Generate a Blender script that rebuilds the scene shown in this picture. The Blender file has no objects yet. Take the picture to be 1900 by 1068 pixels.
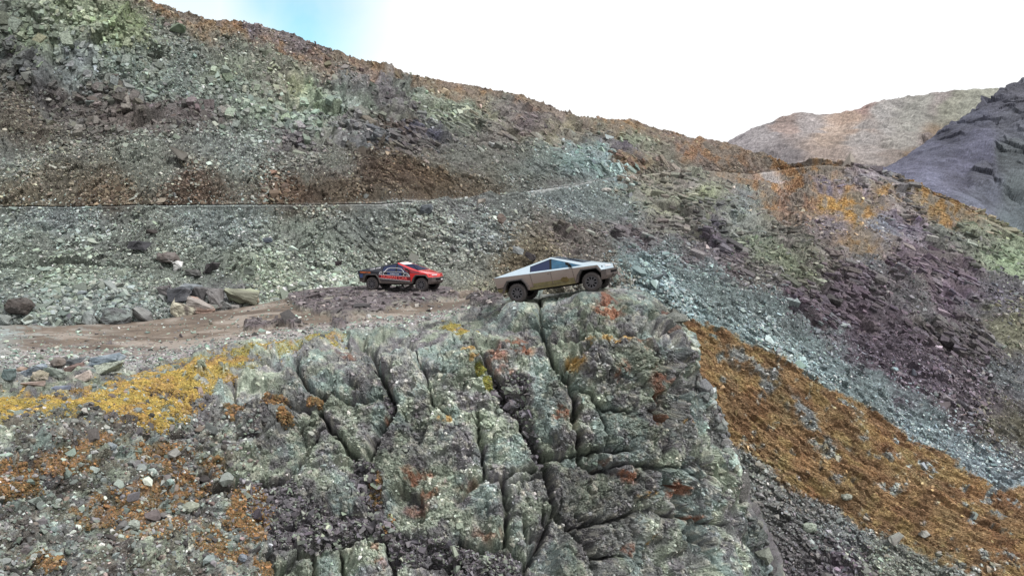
import bpy, bmesh, math, random
import numpy as np
from mathutils import Vector, Matrix

C = bpy.context.scene
COL = C.collection
R = math.radians
# ------------------------------------------------------------------ camera
F = 1284.0                      # focal length in photo pixels (1900 wide)
PITCH = math.atan((534 - 430) / F)
cam_d = bpy.data.cameras.new('camera')
cam = bpy.data.objects.new('camera', cam_d); COL.objects.link(cam)
cam_d.sensor_width = 36.0; cam_d.lens = F / 1900 * 36.0
cam_d.clip_start = 0.5; cam_d.clip_end = 9000
cam.location = (0, 0, 0); cam.rotation_euler = (math.pi / 2 - PITCH, 0, 0)
C.camera = cam
C.view_settings.view_transform = 'Standard'; C.view_settings.look = 'None'
C.view_settings.exposure = 0.42; C.view_settings.gamma = 1.0
# ------------------------------------------------------------------ sky and sun
SUN_EL, SUN_AZ = 56.0, 120.0     # azimuth clockwise from +Y: light from the right and a little from behind
wd = bpy.data.worlds.new('World'); C.world = wd; wd.use_nodes = True
nt = wd.node_tree; nt.nodes.clear()
def N(nt, t, **k):
    n = nt.nodes.new(t)
    for a, b in k.items(): setattr(n, a, b)
    return n
out = N(nt, 'ShaderNodeOutputWorld')
sky = N(nt, 'ShaderNodeTexSky'); sky.sky_type = 'NISHITA'; sky.sun_disc = False
sky.sun_elevation = R(SUN_EL); sky.sun_rotation = R(SUN_AZ); sky.altitude = 3500
bg1 = N(nt, 'ShaderNodeBackground'); bg1.inputs[1].default_value = 0.082
tint = N(nt, 'ShaderNodeMix', data_type='RGBA', blend_type='MULTIPLY'); tint.inputs[0].default_value = 1.0
nt.links.new(sky.outputs[0], tint.inputs[6]); tint.inputs[7].default_value = (2.5, 3.45, 2.5, 1)
nt.links.new(tint.outputs[2], bg1.inputs[0])
bg2 = N(nt, 'ShaderNodeBackground'); bg2.inputs[0].default_value = (0.985, 0.992, 1.0, 1); bg2.inputs[1].default_value = 0.84
tc = N(nt, 'ShaderNodeTexCoord')
noi = N(nt, 'ShaderNodeTexNoise'); noi.inputs['Scale'].default_value = 3.2; noi.inputs['Detail'].default_value = 6; noi.inputs['Roughness'].default_value = .55
nt.links.new(tc.outputs['Generated'], noi.inputs['Vector'])
def pxdir(px, py):
    u = (534 - py) / F; v = Vector(((px - 950) / F, math.cos(PITCH) + u * math.sin(PITCH), -math.sin(PITCH) + u * math.cos(PITCH)))
    return v.normalized()
gap = None
for (px, py, rad, wgt) in ((575, 22, .10, 1.0), (500, 10, .07, .7), (650, 40, .06, .6), (1940, 75, .03, .25), (350, -40, .10, .35)):
    dv = N(nt, 'ShaderNodeVectorMath', operation='DISTANCE'); dv.inputs[1].default_value = pxdir(px, py)
    nt.links.new(tc.outputs['Generated'], dv.inputs[0])
    mr = N(nt, 'ShaderNodeMapRange'); mr.inputs['From Min'].default_value = rad * 1.25; mr.inputs['From Max'].default_value = rad * .1
    mr.inputs['To Min'].default_value = 0; mr.inputs['To Max'].default_value = wgt
    nt.links.new(dv.outputs['Value'], mr.inputs['Value'])
    if gap is None: gap = mr.outputs[0]
    else:
        mx = N(nt, 'ShaderNodeMath', operation='MAXIMUM'); nt.links.new(gap, mx.inputs[0]); nt.links.new(mr.outputs[0], mx.inputs[1]); gap = mx.outputs[0]
ns = N(nt, 'ShaderNodeMapRange'); ns.inputs['From Min'].default_value = .35; ns.inputs['From Max'].default_value = .62
nt.links.new(noi.outputs[0], ns.inputs['Value'])
ad = N(nt, 'ShaderNodeMath', operation='MULTIPLY_ADD'); ad.inputs[1].default_value = .55; ad.inputs[2].default_value = .62
nt.links.new(ns.outputs[0], ad.inputs[0])
ml = N(nt, 'ShaderNodeMath', operation='MULTIPLY', use_clamp=True); nt.links.new(ad.outputs[0], ml.inputs[0]); nt.links.new(gap, ml.inputs[1])
mixs = N(nt, 'ShaderNodeMixShader'); nt.links.new(ml.outputs[0], mixs.inputs[0])
nt.links.new(bg2.outputs[0], mixs.inputs[1]); nt.links.new(bg1.outputs[0], mixs.inputs[2])
nt.links.new(mixs.outputs[0], out.inputs[0])
sl = bpy.data.lights.new('sun', 'SUN'); sl.energy = 2.9; sl.angle = R(10); sl.color = (1, .97, .93)
so = bpy.data.objects.new('sun', sl); COL.objects.link(so)
sd = Vector((math.sin(R(SUN_AZ)) * math.cos(R(SUN_EL)), math.cos(R(SUN_AZ)) * math.cos(R(SUN_EL)), math.sin(R(SUN_EL))))
so.rotation_euler = sd.to_track_quat('Z', 'Y').to_euler()
so.location = (0, 0, 60)

# ------------------------------------------------------------------ numpy tools
f32 = np.float32
rng = np.random.default_rng(7)
random.seed(7)
def hsh(ix, iy, iz, s):
    h = (ix.astype(np.uint32) * np.uint32(374761393) + iy.astype(np.uint32) * np.uint32(668265263)
         + iz.astype(np.uint32) * np.uint32(2147483647) + np.uint32((s * 974711) & 0xffffffff))
    h ^= h >> np.uint32(13); h *= np.uint32(1274126177); h ^= h >> np.uint32(16)
    h *= np.uint32(2246822519); h ^= h >> np.uint32(13)
    return h
def h01(h, k=0):
    g = h * np.uint32(2654435761 + 2 * k * 40503) + np.uint32(k * 7919); g ^= g >> np.uint32(15); g *= np.uint32(2246822519); g ^= g >> np.uint32(13)
    return (g >> np.uint32(8)).astype(f32) / f32(16777216.0)
def vnoise(p, s=0):
    i = np.floor(p).astype(np.int64); f = (p - i).astype(f32); f = f * f * f * (f * (f * 6 - 15) + 10)
    r = 0
    for dx in (0, 1):
        for dy in (0, 1):
            for dz in (0, 1):
                w = (f[:, 0] if dx else 1 - f[:, 0]) * (f[:, 1] if dy else 1 - f[:, 1]) * (f[:, 2] if dz else 1 - f[:, 2])
                r = r + w * h01(hsh(i[:, 0] + dx, i[:, 1] + dy, i[:, 2] + dz, s))
    return r
def fbm(p, sc, o=4, s=0, g=.5):
    a, t, r = 1.0, 0.0, 0
    for k in range(o):
        r = r + a * vnoise(p * (sc * 2.03 ** k) + 17.3 * k, s + k); t += a; a *= g
    return r / t
def voro(p, s=0):
    i = np.floor(p).astype(np.int64); n = len(p)
    F1 = np.full(n, 9.0, f32); F2 = np.full(n, 9.0, f32); H = np.zeros(n, np.uint32); D = np.zeros((n, 3), f32)
    for dx in (-1, 0, 1):
        for dy in (-1, 0, 1):
            for dz in (-1, 0, 1):
                jx, jy, jz = i[:, 0] + dx, i[:, 1] + dy, i[:, 2] + dz
                h = hsh(jx, jy, jz, s)
                d = np.stack([p[:, 0] - jx - h01(h, 1), p[:, 1] - jy - h01(h, 2), p[:, 2] - jz - h01(h, 3)], 1).astype(f32)
                q = np.sqrt((d * d).sum(1)); m = q < F1
                F2 = np.where(m, F1, np.minimum(F2, q)); F1 = np.where(m, q, F1); H = np.where(m, h, H); D[m] = d[m]
    return F1, F2, H, D
def facets(p, sc, s=0, tilt=1.3, warp=.25):
    """blocky rock relief: every cell a tilted plane, crevices between"""
    q = p * np.asarray(sc, f32)
    if warp: q = q + warp * (np.stack([vnoise(q * 1.7 + 5 * k, s + 50 + k) for k in range(3)], 1) - .5) * 2
    F1, F2, H, D = voro(q, s)
    t = np.stack([h01(H, 11) - .5, h01(H, 12) - .5, h01(H, 13) - .5], 1) * 2
    hgt = (h01(H, 14) - .5) + tilt * .5 * (D * t).sum(1)
    return hgt.astype(f32), sstep(F2 - F1, 0, .16), H
def sstep(x, a, b):
    t = np.clip((x - a) / (b - a), 0, 1); return t * t * (3 - 2 * t)
CP, SP = math.cos(PITCH), math.sin(PITCH)
def unproj(px, py, Y):
    u = (534 - py) / F; d = CP + u * SP
    return np.stack([(px - 950) / F / d * Y, Y + 0 * px, (u * CP - SP) / d * Y], -1)
def slope_at(py):
    u = (534 - py) / F; return (u * CP - SP) / (CP + u * SP)
def sl2px(P):
    x, y, z = P[..., 0], P[..., 1], P[..., 2]
    d = y * CP - z * SP; return 950 + F * x / d, 534 - F * (z * CP + y * SP) / d
def lin(c):
    c = np.asarray(c, float) / 255.0
    return np.where(c <= .04045, c / 12.92, ((c + .055) / 1.055) ** 2.4)
def tl(pts, px, k):   # polyline value k at px
    a = np.array(pts, float); return np.interp(px, a[:, 0], a[:, k])
def segdist(px, py, pts, closed=False):
    pts = list(pts) + ([pts[0]] if closed else [])
    best = np.full(px.shape, 1e9, f32)
    for (ax, ay), (bx, by) in zip(pts[:-1], pts[1:]):
        dx, dy = bx - ax, by - ay; L = dx * dx + dy * dy + 1e-9
        t = np.clip(((px - ax) * dx + (py - ay) * dy) / L, 0, 1)
        best = np.minimum(best, (px - ax - t * dx) ** 2 + (py - ay - t * dy) ** 2)
    return np.sqrt(best)
def inpoly(px, py, pts):
    ins = np.zeros(px.shape, bool); n = len(pts)
    for i in range(n):
        (ax, ay), (bx, by) = pts[i], pts[(i + 1) % n]
        if ay == by: continue
        c = ((ay > py) != (by > py)) & (px < (bx - ax) * (py - ay) / (by - ay) + ax)
        ins ^= c
    return ins
def polymask(px, py, pts, soft=6.0):
    d = segdist(px, py, pts, True); s = np.where(inpoly(px, py, pts), d, -d)
    return sstep(s, -soft, soft)
def grid_normals(P):
    du = np.gradient(P, axis=1); dv = np.gradient(P, axis=0)
    n = np.cross(du, dv); n /= np.linalg.norm(n, axis=2, keepdims=True) + 1e-9
    flip = (n * P).sum(2) > 0      # face the camera at the origin side
    n[flip] *= -1
    return n
def blur(n, k):
    for _ in range(k):
        n = (n + np.roll(n, 1, 0) + np.roll(n, -1, 0) + np.roll(n, 1, 1) + np.roll(n, -1, 1)) / 5
    return n
def grid_faces(h, w, flip=False):
    i = np.arange(h * w).reshape(h, w)
    q = np.stack([i[:-1, :-1], i[1:, :-1], i[1:, 1:], i[:-1, 1:]], -1).reshape(-1, 4)
    return q[:, ::-1] if flip else q
def mesh_np(name, V, Fc, mat, col=None, parent=None, smooth=False):
    me = bpy.data.meshes.new(name); nf, k = Fc.shape
    me.vertices.add(len(V)); me.vertices.foreach_set('co', np.ascontiguousarray(V, f32).ravel())
    me.loops.add(nf * k); me.loops.foreach_set('vertex_index', np.ascontiguousarray(Fc, np.int32).ravel())
    me.polygons.add(nf); me.polygons.foreach_set('loop_start', np.arange(0, nf * k, k, dtype=np.int32))
    me.polygons.foreach_set('loop_total', np.full(nf, k, np.int32))
    me.polygons.foreach_set('use_smooth', np.full(nf, smooth, bool))
    if col is not None:
        at = me.color_attributes.new('Col', 'FLOAT_COLOR', 'POINT')
        c = np.ones((len(V), 4), f32); c[:, :3] = col; at.data.foreach_set('color', c.ravel())
    me.materials.append(mat); me.update(); me.validate()
    o = bpy.data.objects.new(name, me); COL.objects.link(o)
    if parent: o.parent = parent
    return o
def subset(name, V, Fc, sel, mat, col, kind, smooth=False):
    fs = Fc[sel]; u, inv = np.unique(fs, return_inverse=True)
    o = mesh_np(name, V[u], inv.reshape(fs.shape), mat, col[u], smooth=smooth); o['kind'] = kind
    return o
def tag(o, label, cat, group=None, kind=None):
    o['label'] = label; o['category'] = cat
    if group: o['group'] = group
    if kind: o['kind'] = kind
    return o

# ------------------------------------------------------------------ materials
def ground_mat(name, s1=2.5, s2=14.0, b1=.5, dist=.08, lo=.45, hi=1.6, rough=.92, speck=None):
    m = bpy.data.materials.new(name); m.use_nodes = True; t = m.node_tree; L = t.links.new
    bs = t.nodes['Principled BSDF']; bs.inputs['Roughness'].default_value = rough; bs.inputs['Specular IOR Level'].default_value = .25
    at = N(t, 'ShaderNodeAttribute', attribute_name='Col'); geo = N(t, 'ShaderNodeNewGeometry')
    n1 = N(t, 'ShaderNodeTexNoise'); n1.inputs['Scale'].default_value = s1; n1.inputs['Detail'].default_value = 9; n1.inputs['Roughness'].default_value = .68
    n2 = N(t, 'ShaderNodeTexNoise'); n2.inputs['Scale'].default_value = s2; n2.inputs['Detail'].default_value = 6; n2.inputs['Roughness'].default_value = .75
    for n in (n1, n2): L(geo.outputs['Position'], n.inputs['Vector'])
    r1 = N(t, 'ShaderNodeMapRange'); r1.inputs['From Min'].default_value = .3; r1.inputs['From Max'].default_value = .7
    r1.inputs['To Min'].default_value = lo; r1.inputs['To Max'].default_value = hi
    L(n2.outputs[0], r1.inputs['Value'])
    mu = N(t, 'ShaderNodeVectorMath', operation='SCALE'); L(at.outputs['Color'], mu.inputs[0]); L(r1.outputs[0], mu.inputs['Scale'])
    last = mu.outputs[0]
    if speck:
        n3 = N(t, 'ShaderNodeTexNoise'); n3.inputs['Scale'].default_value = speck[0]; n3.inputs['Detail'].default_value = 5; n3.inputs['Roughness'].default_value = .8
        L(geo.outputs['Position'], n3.inputs['Vector'])
        r3 = N(t, 'ShaderNodeMapRange'); r3.inputs['From Min'].default_value = speck[2]; r3.inputs['From Max'].default_value = speck[2] + .06
        r3.inputs['To Max'].default_value = speck[3]
        L(n3.outputs[0], r3.inputs['Value'])
        mx = N(t, 'ShaderNodeMix', data_type='RGBA'); L(r3.outputs[0], mx.inputs[0]); L(last, mx.inputs[6]); mx.inputs[7].default_value = (*speck[1], 1)
        last = mx.outputs[2]
    L(last, bs.inputs['Base Color'])
    bp = N(t, 'ShaderNodeBump'); bp.inputs['Strength'].default_value = b1; bp.inputs['Distance'].default_value = dist
    ad = N(t, 'ShaderNodeMath', operation='MULTIPLY_ADD'); ad.inputs[1].default_value = .45
    L(n2.outputs[0], ad.inputs[0]); L(n1.outputs[0], ad.inputs[2]); L(ad.outputs[0], bp.inputs['Height']); L(bp.outputs[0], bs.inputs['Normal'])
    return m
M_ROCK = ground_mat('lichen_rock', 3.0, 11.0, .9, .14, .42, 1.7, speck=(24, (.46, .48, .42), .57, .6))
M_DIRT = ground_mat('dirt', 2.0, 9.0, .6, .05, .7, 1.35, speck=(14, (.40, .37, .36), .66, .6))
M_MOSS = ground_mat('moss', 5.0, 16.0, 1.0, .08, .5, 1.5)
M_HILL = ground_mat('hillside', 1.2, 4.5, 1.0, .40, .40, 1.8)
M_FAR = ground_mat('far_rock', .10, .35, .8, 2.0, .6, 1.45)
M_STONE = ground_mat('stone', 3.0, 12.0, .6, .05, .7, 1.35)
M_ROAD = ground_mat('road_gravel', 2.0, 9.0, .5, .05, .8, 1.25)
GAIN = 1.0
SATA = .92

# ------------------------------------------------------------------ shapes for scattering
def hull(pts):
    bm = bmesh.new()
    for p in pts: bm.verts.new(p)
    r = bmesh.ops.convex_hull(bm, input=bm.verts)
    bmesh.ops.delete(bm, geom=[v for v in bm.verts if not v.link_faces], context='VERTS')
    bmesh.ops.triangulate(bm, faces=bm.faces)
    bm.verts.index_update()
    V = np.array([v.co[:] for v in bm.verts], f32); T = np.array([[v.index for v in f.verts] for f in bm.faces], np.int32)
    bm.free(); return V, T
def chip(n=9, flat=.45, box=False):
    a = []
    for _ in range(n):
        v = np.array([random.uniform(-1, 1) for _ in range(3)])
        v = np.sign(v) * np.abs(v) ** .55 if box else v / (np.linalg.norm(v) + .2)
        a.append(v * np.array([1, .72, flat]))
    V, T = hull(a); return V / np.abs(V).max(), T
def rnd():
    V, T = chip(16, .6); return V, T
ROUND = [rnd() for _ in range(10)]
CHIPS = [chip(9, random.uniform(.22, .6), True) for _ in range(14)]
def blade():
    bm = bmesh.new()
    for _ in range(10): bm.verts.new((random.uniform(-1, 1), random.uniform(-.32, .32), random.uniform(-.3, .5)))
    bmesh.ops.convex_hull(bm, input=bm.verts); bmesh.ops.delete(bm, geom=[v for v in bm.verts if not v.link_faces], context='VERTS')
    bmesh.ops.triangulate(bm, faces=bm.faces); bm.verts.index_update()
    V = np.array([v.co[:] for v in bm.verts], f32); T = np.array([[v.index for v in f.verts] for f in bm.faces], np.int32)
    bm.free(); return V, T
BLADES = [blade() for _ in range(10)]
def tuft():
    bm = bmesh.new(); bmesh.ops.create_icosphere(bm, subdivisions=1, radius=1)
    for v in bm.verts: v.co *= random.uniform(.55, 1.15); v.co.z *= .7
    bmesh.ops.triangulate(bm, faces=bm.faces); bm.verts.index_update()
    V = np.array([v.co[:] for v in bm.verts], f32); T = np.array([[v.index for v in f.verts] for f in bm.faces], np.int32)
    bm.free(); return V, T
TUFTS = [tuft() for _ in range(6)]
def frames(nrm, along, jit):
    n = len(nrm); z = nrm + jit * rng.normal(size=(n, 3)); z /= np.linalg.norm(z, axis=1, keepdims=True)
    a = along + rng.normal(size=(n, 3)) * .8; x = a - (a * z).sum(1, keepdims=True) * z; x /= np.linalg.norm(x, axis=1, keepdims=True) + 1e-9
    return np.stack([x, np.cross(z, x), z], 2)       # columns
def scatter(name, P, Nn, size, col, shapes, mat, along=(.8, 0, -.5), jit=.35, sink=.25, kind='stuff'):
    n = len(P); Fr = frames(Nn, np.broadcast_to(np.array(along), (n, 3)), jit)
    P = P + Nn * (size * (.3 - sink))[:, None]
    ch = rng.integers(0, len(shapes), n); Vs, Ts, Cs, off = [], [], [], 0
    for k, (V, T) in enumerate(shapes):
        m = np.where(ch == k)[0]
        if not len(m): continue
        st = rng.uniform(.7, 1.25, (len(m), 1, 3))
        loc = V[None] * st * size[m][:, None, None]
        W = np.einsum('nij,nvj->nvi', Fr[m], loc) + P[m][:, None]
        Vs.append(W.reshape(-1, 3)); Cs.append(np.repeat(col[m], len(V), 0))
        Ts.append((T[None] + (np.arange(len(m)) * len(V))[:, None, None]).reshape(-1, 3) + off); off += len(m) * len(V)
    o = mesh_np(name, np.concatenate(Vs), np.concatenate(Ts), mat, np.concatenate(Cs)); o['kind'] = kind
    return o

# ================================================================== BACKGROUND MOUNTAINSIDE
# lines across the slope: (photo column, photo row, distance)
SKY_L = [(-500,-470,84),(0,-170,88),(262,-3,88),(330,22,90),(400,42,92),(480,46,95),(560,72,98),(640,101,100),(740,134,106),(820,150,112),(900,163,118),(980,184,125),(1030,205,130),(1080,219,135),(1170,223,143),(1230,243,150),(1290,258,156),(1350,265,162),(1400,284,170),(1440,299,178),(1465,305,165),(1490,301,150),(1530,299,140),(1600,306,130),(1680,335,125),(1760,367,118),(1840,404,110),(1900,435,105),(2400,690,90)]
CLF_L = [(-500,120,70),(0,175,74),(250,195,76),(540,262,79),(700,282,81),(850,300,87),(1000,302,97),(1130,300,109),(1250,303,124),(1350,305,140),(1440,308,172),(1465,307,163),(1490,303,149),(1530,301.5,139.5),(1600,308,129.5),(1680,337,124.5),(1760,369,117.5),(1840,406,109.5),(1900,437,104.5),(2400,692,89.5)]
RD_L = [(-500,392,54),(0,384,56),(300,381,58),(700,380,64),(800,374,68),(900,366,75),(1000,352,84),(1080,341,94),(1150,326,104),(1260,318,118),(1330,318,128),(1400,323,148),(1450,315,164),(1490,309,147),(1530,306,138),(1600,312,128),(1680,341,123),(1760,373,116),(1840,410,108),(1900,441,103),(2400,696,88)]
MID_L = [(900,455,60.5),(1150,420,79),(1300,430,80),(1500,440,80),(1700,520,76),(1900,660,70),(2400,900,62)]
LOW_L = [(-500,598,38),(0,600,41.5),(300,588,44.5),(450,570,47),(650,545,51),(850,541,52.5),(1000,530,55),(1150,500,62),(1300,560,62),(1500,660,60),(1700,770,58),(1900,880,55),(2400,1120,49)]
BOT_L = [(-500,1300,37),(900,1300,50),(1200,1300,44),(1300,1300,41),(1600,1300,38),(1900,1300,36),(2400,1300,32)]
cols = np.concatenate([np.arange(-500, -8, 8.0), np.arange(-8, 1908, 1.6), np.arange(1908, 2400, 8.0)])
W = len(cols)
def lineP(L, cols, dY=0):
    py, Y = tl(L, cols, 1), tl(L, cols, 2)
    P = unproj(cols, py, Y); return P, py
def band(Pa, pa, Pb, pb, n):
    """n rows from line a (lower) to b (upper), evenly spaced as seen, on the straight slope between them"""
    rows, rpy = [], []
    for k in range(n):
        py = pa + (pb - pa) * k / n; s = slope_at(py)
        dY, dz = Pb[:, 1] - Pa[:, 1], Pb[:, 2] - Pa[:, 2]
        t = np.clip((s * Pa[:, 1] - Pa[:, 2]) / (dz - s * dY), 0, 1)
        Y = Pa[:, 1] + t * dY
        rows.append(unproj(cols, py, Y)); rpy.append(py)
    return rows, rpy
_w = fbm(np.stack([cols * .02, cols * 0, cols * 0], 1), 1.0, 4, 991) - .5
RD_L = [(float(a), float(tl(RD_L, a, 1) + b * 5 * (a < 1450)), float(tl(RD_L, a, 2))) for a, b in zip(cols[::6], _w[::6])]
Pbot, ybot = lineP(BOT_L, cols); Plow, ylow = lineP(LOW_L, cols); Prd, yrd = lineP(RD_L, cols); Pclf, yclf = lineP(CLF_L, cols); Psky, ysky = lineP(SKY_L, cols)
# mid line: on the straight slope for the left part
ymid = np.where(cols < 900, (ylow + yrd) / 2, tl(MID_L, cols, 1))
s = slope_at(ymid); tt = (s * Plow[:, 1] - Plow[:, 2]) / ((Prd[:, 2] - Plow[:, 2]) - s * (Prd[:, 1] - Plow[:, 1]))
Ymid = np.where(cols < 900, Plow[:, 1] + tt * (Prd[:, 1] - Plow[:, 1]), tl(MID_L, cols, 2))
bl = np.clip((cols - 900) / 200, 0, 1); Ylin = Plow[:, 1] + tt * (Prd[:, 1] - Plow[:, 1]); Ymid = Ylin * (1 - bl) + Ymid * bl
Pmid = unproj(cols, ymid, Ymid)
rows, rpy = [], []
for Pa, pa, Pb, pb, n in ((Pbot, ybot, Plow, ylow, 300), (Plow, ylow, Pmid, ymid, 110), (Pmid, ymid, Prd, yrd, 120)):
    a, b = band(Pa, pa, Pb, pb, n); rows += a; rpy += b
i_road = len(rows)
bench = np.clip(np.interp(cols, [-500, 1450, 1500], [4.5, 4.5, .2]), .1, 9)
for k in range(3):
    Q = Prd.copy(); Q[:, 1] += bench * k / 2.0; Q[:, 0] *= Q[:, 1] / Prd[:, 1]; rows.append(Q); rpy.append(yrd + 0)
Pin = rows[-1]
a, b = band(Pin, sl2px(Pin)[1], Pclf, yclf, 110); rows += a[1:]; rpy += b[1:]
a, b = band(Pclf, yclf, Psky, ysky, 150); rows += a; rpy += b
rows.append(Psky); rpy.append(ysky)
for k in range(1, 9):           # the far side of the ridge
    d = 1.2 * k ** 1.7; Q = Psky.copy(); Q[:, 1] += d; Q[:, 0] *= Q[:, 1] / Psky[:, 1]; Q[:, 2] += -.012 * d * d - .05 * d; rows.append(Q); rpy.append(ysky - .5 * k)
PB = np.array(rows); HB = len(PB)
PXB = np.broadcast_to(cols, (HB, W)).copy(); PYB = np.array(rpy)
nB = blur(grid_normals(PB), 6); nB /= np.linalg.norm(nB, axis=2, keepdims=True)

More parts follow.
